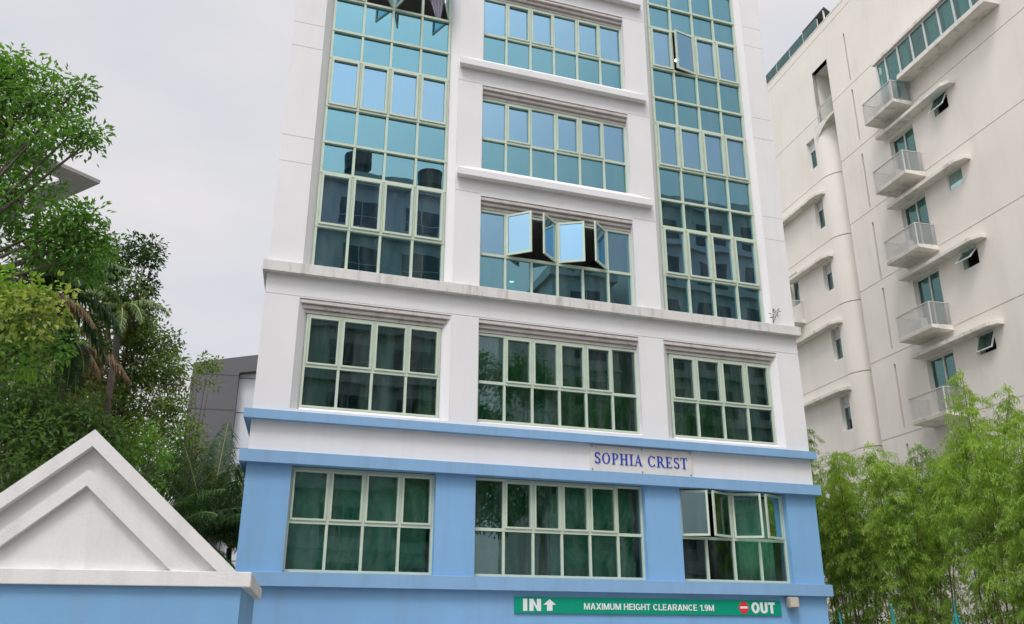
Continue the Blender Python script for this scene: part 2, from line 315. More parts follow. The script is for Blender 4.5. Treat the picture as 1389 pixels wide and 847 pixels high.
# floor-level ledges below the middle windows
for k in range(2, 6):
    b = midw[k][0]; z0, z1 = b - .375, b - .20
    h = MB()
    lo = [(4.70, -.02), (4.66, -.18), (9.84, -.18), (9.90, -.02)]
    hi = [(4.78, .001), (4.66, -.18), (9.84, -.18), (9.86, .001)]
    V = [(4.72, 0, z0), (4.66, -.18, z0), (9.86, -.18, z0), (9.92, 0, z0)]; V += [(x, y, z1) for x, y, _ in V]; V += [(5.22, .0, b - .035), (9.42, .0, b - .035)]
    V[8:8] = []
    h.v = V; h.f = [(0, 3, 2, 1), (1, 2, 6, 5), (0, 1, 5, 4), (2, 3, 7, 6), (5, 6, 9, 8), (4, 5, 8), (6, 7, 9), (0, 4, 8, 9, 7, 3)]; h.m = [0] * 8
    bevel(h.build('ledge', M['white'], B), .006)
# stepped lintels
def lintel(u0, u1, z0, z1, splay_=False):
    h = MB(); n = 3; dz = (z1 - z0) / n
    for i in range(n):            # i=0 top, outermost
        w_ = .015 + .062 * i; t0 = z1 - dz * (i + 1); a = u0 + (.055 * i if splay_ else 0); c = u1 - (.055 * i if splay_ else 0.0)
        h.prismx([(w_, z1 - dz * i - .03), (w_ + .02, z1 - dz * i - .001), (.30, z1 - dz * i - .001), (.30, t0), (w_, t0)], a, c)
    bevel(h.build('lintel', M['lintel'], B), .004)
for b, t_, h_ in midw: lintel(MBY[0] + .003, MBY[1] - .003, h_ + .01, h_ + .289)
lintel(1.315, 4.675, HEAD + .01, 9.238, True); lintel(10.035, 13.275, HEAD + .01, 9.238, True)

# windows
WG = .20
def pane_quad(h, u0, u1, z0, z1, w_=WG, mi=0):
    t1, t2 = rnd.uniform(-.0009, .0009), rnd.uniform(-.0009, .0009)
    h.face([(u0, w_ - t1 - t2, z0), (u1, w_ + t1 - t2, z0), (u1, w_ + t1 + t2, z1), (u0, w_ - t1 + t2, z1)], mi)
def sash_frame(h, u0, u1, z0, z1, t=.045, w0=.135, w1=.205):
    h.box(u0, u0 + t, w0, w1, z0, z1); h.box(u1 - t, u1, w0, w1, z0, z1); h.box(u0 + t, u1 - t, w0, w1, z0, z0 + t); h.box(u0 + t, u1 - t, w0, w1, z1 - t, z1)
def open_sash(parent, hinge, free_dir, width, z0, z1, ang, gl, w0=.16):
    """casement hinged at u=hinge swinging outward; free_dir +1/-1 is where its free edge is when shut"""
    h = MB(); t = .05; c, s_ = math.cos(ang) * free_dir, -math.sin(ang)
    def P(a, n_, z): return (hinge + a * c + n_ * s_ * free_dir * -1 * 0 + n_ * (-s_ * 0) + n_ * 0 + (n_ * math.sin(ang) * free_dir), w0 + a * s_ + n_ * math.cos(ang), z)
    def bx(a0, a1, zz0, zz1, n0=-.02, n1=.02, mi=0):
        V = [P(a, n, z) for z in (zz0, zz1) for (a, n) in ((a0, n0), (a1, n0), (a1, n1), (a0, n1))]; b = len(h.v); h.v += V
        for q in ((0, 3, 2, 1), (4, 5, 6, 7), (0, 1, 5, 4), (1, 2, 6, 5), (2, 3, 7, 6), (3, 0, 4, 7)): h.f.append(tuple(b + i for i in q)); h.m.append(mi)
    bx(0, t, z0, z1); bx(width - t, width, z0, z1); bx(t, width - t, z0, z0 + t); bx(t, width - t, z1 - t, z1)
    h.face([P(t, 0, z0 + t), P(width - t, 0, z0 + t), P(width - t, 0, z1 - t), P(t, 0, z1 - t)], 1)
    o = h.build('casement', [M['frame'], gl], parent)
    o['label'] = 'casement swung open outward'; return o
def curtain(parent, u0, u1, z0, z1, m, w0=.42, pleat=.045, crumple=.0, seed=0, period=.11):
    r = random.Random(seed); nu = max(8, int((u1 - u0) / .028)); nzz = max(3, int((z1 - z0) / (.035 if crumple else .4)))
    ph = [r.uniform(0, 6.28) for _ in range(6)]; h = MB()
    for j in range(nzz + 1):
        for i in range(nu + 1):
            u = u0 + (u1 - u0) * i / nu; z = z0 + (z1 - z0) * j / nzz; x = (u - u0)
            w_ = w0 + pleat * math.sin(2 * math.pi * (x / period) + ph[0] + .9 * math.sin(x * 3.1 + ph[1]) + .25 * math.sin(z * 2 + ph[2]))
            if crumple:
                q1 = 6 * x + 3.5 * z + 1.6 * math.sin(2.3 * x + ph[3]) + 1.3 * math.sin(3.1 * z - x + ph[4]); q2 = 17 * x - 8 * z + 2.6 * math.sin(2.7 * z + ph[5]) + 1.5 * math.sin(5 * x + ph[0])
                w_ += crumple * (.8 * (1 - abs(math.sin(q1))) + .45 * (1 - abs(math.sin(q2))) * (.5 + .5 * math.sin(1.9 * x + 2.2 * z + ph[2])))
            h.v.append((u, w_, z))
    for j in range(nzz):
        for i in range(nu): a = j * (nu + 1) + i; h.f.append((a, a + 1, a + nu + 2, a + nu + 1)); h.m.append(0)
    return h.build('curtain', m, parent, smooth=True, fix=False)
def window(us, z0, zt, z1, top='S', glt='gl_v', glb='gl_f', openset=None, ft=.05, mt=.055, curtains=None):
    """us = mullion lines; top: string of S (sash) / F (fixed) / O (open) for the upper panes"""
    h = MB(); gp = MB(); n = len(us) - 1; top = (top * n)[:n] if len(top) == 1 else top
    a, b = us[0], us[-1]; w0, w1 = .15, .25
    h.box(a - ft / 2, a + ft / 2, w0, w1, z0, z1); h.box(b - ft / 2, b + ft / 2, w0, w1, z0, z1)
    h.box(a + ft / 2, b - ft / 2, w0, w1, z0, z0 + ft); h.box(a + ft / 2, b - ft / 2, w0, w1, z1 - ft, z1); h.box(a + ft / 2, b - ft / 2, w0 - .004, w1 + .002, zt - .032, zt + .032)
    mid_open = openset or {}
    for i in range(1, n):
        skip = i in mid_open.get('nomull', ())
        if not skip: h.box(us[i] - mt / 2, us[i] + mt / 2, w0 + .002, w1 - .002, zt + .032, z1 - ft)
        h.box(us[i] - mt / 2, us[i] + mt / 2, w0 + .002, w1 - .002, z0 + ft, zt - .032)
    for i in range(n):
        l, r_ = us[i] + .022, us[i + 1] - .022
        pane_quad(gp, l, r_, z0 + .02, zt - .01, mi=1)
        if top[i] == 'O': continue
        if top[i] == 'S': sash_frame(h, us[i] + mt / 2 + .002, us[i + 1] - mt / 2 - .002, zt + .034, z1 - ft - .002, t=.04, w0=.125, w1=.20 - .004)
        pane_quad(gp, l, r_, zt + .01, z1 - .02, mi=0)
    W_ = h.build('window', M['frame'], B)
    gp.build('pane', [M[glt], M[glb]], W_, fix=False)
    return W_
US_L = [1.53, 2.26, 2.98, 3.73, 4.455]; US_M = [5.355, 6.0, 6.67, 7.34, 8.01, 8.69, 9.335]; US_R = [10.27, 10.96, 11.68, 12.38, 13.09]
# 1st storey (blue), green glass with curtains
Z1 = (3.60, 4.56, 5.645)
w_ = window([1.49, *US_L[1:4], 4.42], *Z1, 'S', 'gl_g', 'gl_g'); 
curtain(w_, 1.5, 4.4, 3.62, 5.6, M['sheet'], .52, .02, .15, 3, .33)
w_ = window([5.335, *US_M[1:6], 9.30], *Z1, 'FSSSSF', 'gl_g', 'gl_g')
curtain(w_, 5.36, 6.6, 3.62, 5.6, M['curtain_d'], .55, .02, .06, 5, .3); curtain(w_, 7.2, 9.3, 3.62, 5.6, M['sheet'], .52, .02, .16, 9, .4); curtain(w_, 6.62, 7.2, 3.62, 5.6, M['curtain_d'], .5, .03, .02, 5, .15)
w_ = window([10.26, 10.93, 11.65, 12.36, 13.07], *Z1, 'OOOO', 'gl_g', 'gl_g', openset={'nomull': (1, 3)})
open_sash(w_, 10.28, 1, .66, 4.59, 5.62, R(25), M['gl_g']); open_sash(w_, 11.63, -1, .70, 4.59, 5.62, R(25), M['gl_g'])
open_sash(w_, 11.69, 1, .68, 4.59, 5.62, R(24), M['gl_g']); open_sash(w_, 13.04, -1, .66, 4.59, 5.62, R(24), M['gl_g'])
curtain(w_, 12.0, 13.05, 3.62, 5.6, M['curtain'], .6, .05, 0, 4, .13)
# 2nd storey (white)
Z2 = (6.885, 7.79, 8.945)
w_ = window(US_L, *Z2, 'S', 'gl_g', 'gl_g'); curtain(w_, 1.55, 2.2, 6.9, 8.9, M['curtain_d'], .5, .03, 0, 1); curtain(w_, 2.8, 3.5, 6.9, 8.9, M['curtain_d'], .5, .04, 0, 6, .14); curtain(w_, 4.1, 4.4, 6.9, 8.9, M['curtain_d'], .5, .03, 0, 6, .14)
w_ = window(US_M, *Z2, 'FSSSSF', 'gl_g', 'gl_g'); curtain(w_, 5.4, 9.3, 6.9, 8.9, M['curtain_d'], .5, .03, .015, 2, .15); 
w_ = window(US_R, *Z2, 'S', 'gl_g', 'gl_g'); curtain(w_, 10.3, 13.05, 6.9, 8.9, M['curtain_d'], .42, .035, 0, 8, .12)
# middle windows above
for k in range(1, 6):
    z = midw[k]
    if k == 1:
        w_ = window(US_M, *z, 'FOOOOF', openset={'nomull': (2, 4)})
        open_sash(w_, 6.03, 1, .66, z[1] + .035, z[2] - .05, R(42), M['gl_v']); open_sash(w_, 7.31, -1, .66, z[1] + .035, z[2] - .05, R(42), M['gl_v'])
        open_sash(w_, 7.37, 1, .66, z[1] + .035, z[2] - .05, R(30), M['gl_v']); open_sash(w_, 8.66, -1, .66, z[1] + .035, z[2] - .05, R(42), M['gl_v'])
    else: window(US_M, *z, 'FSFSSF' if k % 2 == 0 else 'FSSFSF')
# tall glazed bays: one window part per storey, casement row + two fixed rows
def bay(us, side):
    for k in range(1, 6):
        c0 = 11.06 + S * (k - 1) ; c1 = c0 + 1.36; r1 = c1 + .80
        h = MB(); gp = MB(); ft, mt = .05, .055; w0, w1 = .14, .25; a, b = us[0], us[-1]
        zlo = 10.02 if k == 1 else c0; zhi = c0 + S
        for i, u in enumerate(us):
            h.box(u - mt / 2, u + mt / 2, w0, w1, zlo, zhi)
        opened = (2, 3, 4) if (side == 'L' and k == 3) else ((2,) if (side == 'R' and k == 3) else ())
        for z in (c0, c1, r1):
            h.box(a - ft / 2 - .004, b + ft / 2 + .004, w0 - .01, w1 + .003, z - .03, z + .03)
        if k == 1:
            h.box(a - ft / 2 - .004, b + ft / 2 + .004, w0 - .01, w1 + .003, zlo, zlo + .05)
        for i in range(len(us) - 1):
            l, r_ = us[i] + .02, us[i + 1] - .02
            if k == 1: pane_quad(gp, l, r_, 10.05, c0, mi=1)
            pane_quad(gp, l, r_, c1 + .01, r1 - .01, mi=1); pane_quad(gp, l, r_, r1 + .01, zhi - .01, mi=1)
            if (i + 1) in opened: continue
            sash_frame(h, us[i] + mt / 2 + .004, us[i + 1] - mt / 2 - .004, c0 + .034, c1 - .034, t=.05, w0=.105, w1=.195)
            pane_quad(gp, l, r_, c0 + .02, c1 - .02, w_=.17, mi=0)
        W_ = h.build('window', M['frame'], B); gp.build('pane', [M['gl_v'], M['gl_f']], W_, fix=False)
        if side == 'L' and k == 3:
            open_sash(W_, 2.95, -1, .67, c0 + .03, c1 - .03, R(62), M['gl_v']); open_sash(W_, 3.01, 1, .69, c0 + .03, c1 - .03, R(72), M['gl_v']); open_sash(W_, 4.42, -1, .68, c0 + .03, c1 - .03, R(68), M['gl_v'])
            # curtain gathered to a tie at the last pane
            cc = MB()
            for q in range(9):
                t0, t1 = q / 9, (q + .8) / 9
                cc.face([(4.16 + .08 * t0, .36 + .02 * (q % 2), c0 + .06), (4.16 + .08 * t1, .38 - .02 * (q % 2), c0 + .06), (3.76 + .66 * t1, .42 - .04 * (q % 2), c1 + .1), (3.76 + .66 * t0, .40 + .04 * (q % 2), c1 + .1)])
            cc.build('curtain', M['curtain_p'], W_, fix=False)
        if side == 'R' and k == 3: open_sash(W_, 11.65, -1, .67, c0 + .03, c1 - .03, R(11), M['gl_v'], w0=.13)
bay(US_L, 'L'); bay(US_R, 'R')
# rooms behind the glass
g = MB()
for z in [2.95, 6.25, 9.5] + [9.5 + S * k for k in range(1, 6)]: slant(g, .75, 13.8, .31, 5.4, z - .09, z + .09)
g.build('floor_slab', M['ceil'], B)
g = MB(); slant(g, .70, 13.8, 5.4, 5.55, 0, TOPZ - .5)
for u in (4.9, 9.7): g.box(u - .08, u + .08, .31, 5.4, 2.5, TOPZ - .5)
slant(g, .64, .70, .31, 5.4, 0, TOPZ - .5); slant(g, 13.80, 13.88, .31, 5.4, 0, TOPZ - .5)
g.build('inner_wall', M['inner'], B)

# ceiling downlights seen glowing through the glass
def downlight(u, w_, z, label):
    t = thing('ceiling_light', label, 'ceiling light', SF(u, w_, z), RZ)
    h = MB(); n = 14
    h.prism([(math.cos(2 * math.pi * i / n) * .085, math.sin(2 * math.pi * i / n) * .085) for i in range(n)], -.03, 0); h.build('rim', M['frame_white'], t)
    h = MB(); h.prism([(math.cos(2 * math.pi * i / n) * .07, math.sin(2 * math.pi * i / n) * .07) for i in range(n)], -.036, -.03); h.build('diffuser', M['lit'], t)
def ceil_hit(px, py, zc):
    p = at_px(px, py, 1.0) - Vector((0, 0, CAMH)); q = p * ((zc - CAMH) / p.z); return q.dot(E_), q.dot(N_) - 18
for px, py, zc, lb in ((694, 381, 9.5 + S - .09, 'round ceiling light glowing behind the middle window with open casements'), (917, 80, 9.5 + 3 * S - .09, 'round ceiling light glowing by the ajar casement, high in the right-hand bay')):
    u, ww = ceil_hit(px, py, zc); downlight(u, ww, zc - .004, lb)

# name plate: SOPHIA CREST in serif capitals
def serif_text(h, text, x0, x1, z0, z1, w_):
    T = .155; t = .055           # thick and thin strokes in units of cap height
    glyphs = {}
    def rect(a, b, c, d): return [(a, c), (b, c), (b, d), (a, d)]
    def arcband(cx, cz, rx, rz, a0, a1, tf, n=16):
        out_ = []
        for i in range(n):
            A0 = a0 + (a1 - a0) * i / n; A1 = a0 + (a1 - a0) * (i + 1) / n; P = []
            for A, s_ in ((A0, 1), (A1, 1), (A1, -1), (A0, -1)):
                th = tf(A) / 2; P.append((cx + math.cos(A) * (rx + s_ * th), cz + math.sin(A) * (rz + s_ * th * .8)))
            out_.append(P)
        return out_
    side = lambda A: t + (T - t) * abs(math.cos(A)) ** 1.5
    srf = lambda cx, z, hw=.17: rect(cx - hw, cx + hw, z, z + .04)
    pi = math.pi
    glyphs['I'] = (.36, [rect(.1, .1 + T, 0, 1), srf(.18, 0), srf(.18, .96)])
    glyphs['H'] = (.82, [rect(.1, .1 + T, 0, 1), rect(.55, .55 + T, 0, 1), rect(.1 + T, .55, .48, .54), srf(.18, 0), srf(.18, .96), srf(.63, 0), srf(.63, .96)])
    glyphs['P'] = (.66, [rect(.1, .1 + T, 0, 1), srf(.18, 0), rect(.02, .3, .96, 1), rect(.1 + T, .36, .95, 1), rect(.1 + T, .36, .45, .5)] + arcband(.34, .725, .2, .25, -pi / 2, pi / 2, side))
    glyphs['R'] = (.78, [rect(.1, .1 + T, 0, 1), srf(.18, 0), rect(.02, .3, .96, 1), rect(.1 + T, .36, .95, 1), rect(.1 + T, .36, .47, .52), [(.30, .5), (.46, .5), (.78, 0), (.60, 0)], rect(.58, .84, 0, .035)] + arcband(.34, .735, .2, .24, -pi / 2, pi / 2, side))
    glyphs['E'] = (.68, [rect(.1, .1 + T, 0, 1), rect(.02, .6, .95, 1), rect(.02, .62, 0, .05), rect(.1 + T, .46, .48, .53), rect(.57, .6, .76, .95), rect(.59, .62, .05, .26), rect(.43, .46, .38, .63)])
    glyphs['T'] = (.68, [rect(.26, .26 + T, 0, 1), rect(.0, .66, .95, 1), rect(.0, .03, .74, .95), rect(.63, .66, .74, .95), srf(.34, 0)])
    glyphs['A'] = (.80, [[(.06, 0), (.12, 0), (.41, .93), (.37, 1)], [(.53, 0), (.71, 0), (.42, 1), (.34, .98)], rect(.2, .58, .31, .37), srf(.09, 0, .13), srf(.64, 0, .16)])
    glyphs['O'] = (.82, arcband(.4, .5, .3, .47, 0, 2 * pi, side, 28))
    glyphs['C'] = (.76, arcband(.41, .5, .31, .47, R(42), R(318), side, 24) + [rect(.66, .69, .70, .97), rect(.66, .69, .05, .26)])
    glyphs['S'] = (.60, arcband(.30, .74, .185, .225, R(25), R(265), lambda A: .085 + .05 * abs(math.cos(A)), 16) + arcband(.30, .26, .2, .235, R(-155), R(85), lambda A: .085 + .06 * abs(math.cos(A)), 16) +
                    [[(.2, .60), (.34, .43), (.44, .46), (.26, .65)], rect(.49, .52, .72, .97), rect(.07, .10, .03, .28)])
    widths = [.38 if c == ' ' else glyphs[c][0] + .10 for c in text]; tot = sum(widths); H = z1 - z0; sx = (x1 - x0) / tot; x = 0; k = 0
    for c, wd in zip(text, widths):
        if c != ' ':
            for P in glyphs[c][1]:
                k += 1; h.prismy([(x0 + (x + a) * sx, z0 + b * H) for a, b in P], w_ - .012 - .0003 * (k % 7), w_)
        x += wd
t = thing('name_sign', 'pale name board lettered SOPHIA CREST between the two blue bands', 'sign', SF(9.28, -.03, 5.92), RZ)
h = MB(); h.box(-1.31, 1.31, 0, .028, .0, .585); bevel(h.build('sign_board', M['plate'], t), .003)
h = MB(); serif_text(h, 'SOPHIA CREST', -1.20, 1.20, .175, .425, -.001); h.build('lettering', M['navy'], t)
for bx_ in (-1.25, 0, 1.25):
    for bz in (.04, .55):
        h = MB(); n = 8; h.prismy([(bx_ + .017 * math.cos(6.283 * i / n), bz + .017 * math.sin(6.283 * i / n)) for i in range(n)], -.012, 0); h.build('bolt', M['bolt'], t)
# height sign
def sans_text(h, text, x0, x1, z0, z1, y0, y1, T=.2, gap=.1, space=.34):
    pi = math.pi; t = T * .88
    def rect(a, b, c, d): return [(a, c), (b, c), (b, d), (a, d)]
    def arc(cx, cz, rx, rz, a0, a1, n=14):
        o_ = []
        for i in range(n):
            A, B_ = a0 + (a1 - a0) * i / n, a0 + (a1 - a0) * (i + 1) / n; o_.append([(cx + math.cos(q) * (rx + s_ * T / 2), cz + math.sin(q) * (rz + s_ * t / 2)) for q, s_ in ((A, 1), (B_, 1), (B_, -1), (A, -1))])
        return o_
    G_ = {'I': (T, [rect(0, T, 0, 1)]), 'N': (.74, [rect(0, T, 0, 1), rect(.74 - T, .74, 0, 1), [(T * .9, 1), (T * .9, .68), (.74 - T * .9, 0), (.74 - T * .9, .32)]]),
        'M': (.88, [rect(0, T, 0, 1), rect(.88 - T, .88, 0, 1), [(T, 1), (T, .62), (.44 - .07, 0), (.44, .3)], [(.88 - T, 1), (.44, .3), (.44 + .07, 0), (.88 - T, .62)], [(.37, 0), (.51, 0), (.44, .3)]]),
        'A': (.78, [[(0, 0), (T * 1.05, 0), (.39 + .02, .78), (.29, 1)], [(.78 - T * 1.05, 0), (.78, 0), (.49, 1), (.37, .78)], [(.29, 1), (.39, .7), (.49, 1)], rect(.2, .58, .2, .2 + t * .9)]),
        'X': (.76, [[(0, 0), (T * 1.2, 0), (.76, 1), (.76 - T * 1.2, 1)], [(.76 - T * 1.2, 0), (.76, 0), (T * 1.2, 1), (0, 1)]]),
        'U': (.72, [rect(0, T, .3, 1), rect(.72 - T, .72, .3, 1)] + arc(.36, .34, .36 - T / 2, .34 - t / 2, pi, 2 * pi)),
        'H': (.72, [rect(0, T, 0, 1), rect(.72 - T, .72, 0, 1), rect(T, .72 - T, .5 - t / 2, .5 + t / 2)]),
        'E': (.62, [rect(0, T, 0, 1), rect(T, .62, 0, t), rect(T, .60, 1 - t, 1), rect(T, .56, .5 - t / 2, .5 + t / 2)]), 'L': (.58, [rect(0, T, 0, 1), rect(T, .58, 0, t)]),
        'T': (.66, [rect(.33 - T / 2, .33 + T / 2, 0, 1 - t), rect(0, .66, 1 - t, 1)]),
        'C': (.74, arc(.37, .5, .37 - T / 2, .5 - t / 2, R(38), R(322), 20)), 'O': (.80, arc(.40, .5, .40 - T / 2, .5 - t / 2, 0, 2 * pi, 26)),
        'G': (.78, arc(.38, .5, .38 - T / 2, .5 - t / 2, R(38), R(325), 20) + [rect(.78 - T, .78, .08, .5), rect(.42, .78 - T, .5 - t, .5)]),
        'R': (.72, [rect(0, T, 0, 1), rect(T, .42, 1 - t, 1), rect(T, .42, .42, .42 + t), [(.30, .43), (.50, .43), (.72, 0), (.50, 0)]] + arc(.42, .71, .28 - T / 2, .29 - t / 2, -pi / 2, pi / 2)),
        '1': (.40, [rect(.40 - T, .40, 0, 1), [(0, .66), (0, .80), (.26, 1), (.22, .72)]]), '.': (T, [rect(0, T, 0, T)]),
        '9': (.58, arc(.29, .68, .29 - T / 2, .32 - t / 2, 0, 2 * pi, 20) + arc(.29, .38, .29 - T / 2, .38 - t / 2, R(-150), 0, 10) + [rect(.58 - T, .58, .38, .68)])}
    W_ = [space if c == ' ' else G_[c][0] + gap for c in text]; k_ = (x1 - x0) / (sum(W_) - gap); x = 0; H = z1 - z0; q = 0
    for c, wd in zip(text, W_):
        if c != ' ':
            for P in G_[c][1]: q += 1; h.prismy([(x0 + (x + a) * k_, z0 + b * H) for a, b in P], y0 - .0003 * (q % 9), y1)
        x += wd
t = thing('clearance_sign', 'long green headroom board reading IN, MAXIMUM HEIGHT CLEARANCE 1.9M and OUT', 'sign', SF(6.18, -.035, 2.88), RZ)
h = MB(); h.box(0, 6.46, 0, .03, 0, .325); bevel(h.build('sign_board', M['green_sign'], t), .003)
h = MB(); sans_text(h, 'IN', .19, .585, .045, .285, -.007, -.001, T=.26, gap=.14); h.build('lettering', M['sign_white'], t)
h = MB(); sans_text(h, 'MAXIMUM HEIGHT CLEARANCE 1.9M', 1.56, 4.70, .085, .215, -.007, -.001, T=.17, gap=.11, space=.36); h.build('lettering', M['sign_white'], t)
h = MB(); sans_text(h, 'OUT', 5.67, 6.29, .045, .285, -.007, -.001, T=.25, gap=.09); h.build('lettering', M['sign_white'], t)
h = MB(); h.prismy([(.72, .05), (.84, .05), (.84, .17), (.92, .17), (.78, .285), (.64, .17), (.72, .17)], -.008, -.001); h.build('arrow', M['sign_white'], t)
h = MB(); n = 28; h.prismy([(5.47 + .125 * math.cos(6.283 * i / n), .165 + .125 * math.sin(6.283 * i / n)) for i in range(n)], -.006, -.001, 0); h.box(5.375, 5.565, -.009, -.006, .145, .19, 1); h.build('no_entry_symbol', [M['sign_red'], M['sign_white']], t)
# flood lamp
t = thing('wall_lamp', 'small grey box lamp on the blue wall beyond the OUT end of the green board', 'lamp', SF(12.9, 0, 3.02), RZ)
h = MB(); h.box(-.13, .13, -.19, -.04, .02, .27); bevel(h.build('lamp_body', M['lamp'], t), .03, 3)
h = MB(); h.box(-.10, .12, -.198, -.188, .05, .25); bevel(h.build('lens', M['lens'], t), .01)
h = MB(); h.box(-.04, .04, -.05, 0, .08, .2); h.build('bracket', M['lamp'], t)
# sprig of weed rooted on the cornice
t = thing('weed', 'tiny weed sprouting from the white cornice under the right-hand bay', 'plant', SF(13.25, -.04, 10.03), RZ)
h = MB()
for dx, hgt in ((.0, .38), (.12, .3), (-.06, .22), (.2, .42)): h.tube([(0, 0, 0), (dx * .5, -.03, hgt * .55), (dx, -.05, hgt)], [.006, .005, .003], 4)
h.build('stem', M['bark'], t)
h = MB()
for dx, hgt in ((.0, .38), (.12, .3), (-.06, .22), (.2, .42)):
    for j in range(7):
        c = Vector((dx + rnd.uniform(-.06, .06), -.05 + rnd.uniform(-.03, .03), hgt + rnd.uniform(-.12, .05))); d = Vector((rnd.uniform(-1, 1), rnd.uniform(-.5, .5), rnd.uniform(-.3, .8))).normalized() * .035; s_ = Vector((d.z, 0, -d.x)) * .4
        h.face([c - d, c + s_, c + d, c - s_])
h.build('leaves', M['leaf_d'], t, fix=False)

# ================================================================== GATEHOUSE
GY = R(76.5); GE = Vector((math.sin(GY), math.cos(GY), 0)); GN = Vector((-math.cos(GY), math.sin(GY), 0)); GRZ = math.atan2(GE.y, GE.x)
t = thing('gatehouse', 'low blue gatehouse with a white triangular gable, lower left corner', 'gatehouse', GN * 8.7, GRZ)
def chev(cx, ztop, zbot_in, slope, zb, zt_full=None): pass
CX = -1.905; K = .893
def zr(u, top): return top - K * abs(u - CX)
h = MB()
h.box(-3.36, -.45, .05, 3.4, 0, 2.90); h.build('wall', M['gblue'], t)
h = MB()      # tympanum backing
def tri(top, zb_): half = (top - zb_) / K; return [(CX - half, zb_), (CX + half, zb_), (CX, top)]
h.prismy(tri(4.2, 2.95), .10, .25); h.build('gable_panel', M['gate'], t)
def chevron(name, outer, inner, zb_, y0, y1):
    a = (outer - zb_) / K; b = (inner - zb_) / K; g2 = MB()
    g2.prismy([(CX - a, zb_), (CX - b, zb_), (CX, inner), (CX, outer)], y0, y1); g2.prismy([(CX, outer), (CX, inner), (CX + b, zb_), (CX + a, zb_)], y0, y1)
    return g2.build(name, M['gate'], t)
chevron('rake_moulding', 4.27, 4.115, 3.015, 0, .1)
chevron('inner_moulding', 3.905, 3.755, 3.015, .035, .1)
h = MB(); h.box(-3.44, -.37, 0, .12, 2.885, 3.017); bevel(h.build('base_moulding', M['gate'], t), .006)
for s_ in (1, -1):
    h = MB(); x = CX + s_ * 1.535
    h.box(min(x, x - s_ * .18), max(x, x - s_ * .18), .12, 3.45, 2.885, 3.017); bevel(h.build('eave', M['cornice'], t), .006)
    g2 = MB(); a = 1.40
    g2.prismy([(CX + s_ * (4.27 - 3.02) / K, 3.02), (CX + s_ * (4.20 - 3.02) / K * .97, 3.02), (CX, 4.20), (CX, 4.27)], .1, 3.4); g2.build('roof', M['cornice'], t)

# ================================================================== BEIGE APARTMENT BLOCK ON THE RIGHT (local x = toward the camera, y = into it)
PS = R(-13.5); RN = Vector((math.cos(PS), -math.sin(PS), 0)); RE = Vector((-math.sin(PS), -math.cos(PS), 0)); RRZ = math.atan2(RE.y, RE.x)
C = thing('apartment_building', 'beige apartment block with small balconies seen along its side, at right', 'building', RN * 22, RRZ)
G = [6.45, 9.58, 12.72, 15.84, 18.95, 22.0, 25.1, 29.0]
AW = [(11.36, 12.04), (14.46, 15.12), (17.53, 18.22), (20.70, 21.45)]
QW = [(10.47, 11.95), (13.54, 14.98), (16.72, 18.02), (19.74, 21.2), (22.82, 24.3)]
SLT = [(6.6, 9.2), (9.78, 12.32), (12.94, 15.5), (15.89, 18.41), (19.09, 21.63), (22.28, 24.84), (25.3, 27.78)]
BD = [(9.66, 11.95), (12.76, 15.10), (15.86, 18.17), (18.9, 21.2), (22.05, 24.3)]
CT = 29.42
def cdepth(x, z):
    u = -x
    if 29.5 < u < 31.05 and z < 24.64: return None
    if 29.5 < u < 30.73 and 24.64 < z < 27.47: return None
    if 28.02 < u < 28.13:
        for a, b in SLT:
            if a < z < b: return .14
    if 31.22 < u < 31.87:
        for a, b in QW:
            if a < z < b: return None
    if 22.96 < u < 23.70:
        for a, b in AW:
            if a < z < b: return None
    if 24.93 < u < 26.33:
        for a, b in BD:
            if a < z < b: return None
    if 33.9 < u < 34.6 and (17.0 < z < 18.6): return None
    for j in G:
        if abs(z - j) < .021: return .022
    return 0
ub = [-x for x in (12, 19.9, 22.96, 23.70, 24.93, 26.33, 28.02, 28.13, 29.5, 30.73, 31.05, 31.22, 31.87, 33.9, 34.6, 38)]
zb = [0, 24.64, 27.47, 17.0, 18.6, CT]
for L in (SLT, QW, AW, BD):
    for a, b in L: zb += [a, b]
for j in G: zb += [j - .02, j + .02]
h = MB(); cellwall(h, ub, zb, cdepth, R0=.22)
h.face([(-12, 0, 0), (-12, 14, 0), (-12, 14, CT), (-12, 0, CT)]); h.face([(-38, 0, 0), (-38, 14, 0), (-38, 14, CT), (-38, 0, CT)]); h.face([(-12, 14, 0), (-38, 14, 0), (-38, 14, CT), (-12, 14, CT)])
h.face([(-12, 0, CT), (-38, 0, CT), (-38, 14, CT), (-12, 14, CT)])
h.build('wall', M['beige'], C, fix=False)
# recessed slot with its rounded jamb
h = MB(); r_ = 1.0; arc = [(-31.05 + r_ * math.sin(a), r_ - r_ * math.cos(a)) for a in [R(90) * i / 14 for i in range(15)]]
zs = [0] + [q for j in G if j < 24 for q in (j - .02, j + .02)] + [24.64]
for zi in range(len(zs) - 1):
    gr = (zi % 2 == 1); ins = .02 if gr else 0
    pts = [(x - (ins if i > 4 else 0), y + (ins if i <= 10 else 0)) for i, (x, y) in enumerate(arc)]
    pts.append((-30.05 - ins, 2.2))
    for i in range(len(pts) - 1): h.face([(*pts[i], zs[zi]), (*pts[i + 1], zs[zi]), (*pts[i + 1], zs[zi + 1]), (*pts[i], zs[zi + 1])])
o = h.build('rounded_wall', M['beige'], C, smooth=True, fix=False)
h = MB(); h.face([(-31, 2.2, 0), (-29.5, 2.2, 0), (-29.5, 2.2, 27.5), (-31, 2.2, 27.5)]); h.face([(-29.5, 0.01, 0), (-29.5, 2.2, 0), (-29.5, 2.2, 27.5), (-29.5, .01, 27.5)]); h.face([(-30.73, .01, 24.6), (-30.73, 2.2, 24.6), (-30.73, 2.2, 27.5), (-30.73, .01, 27.5)])
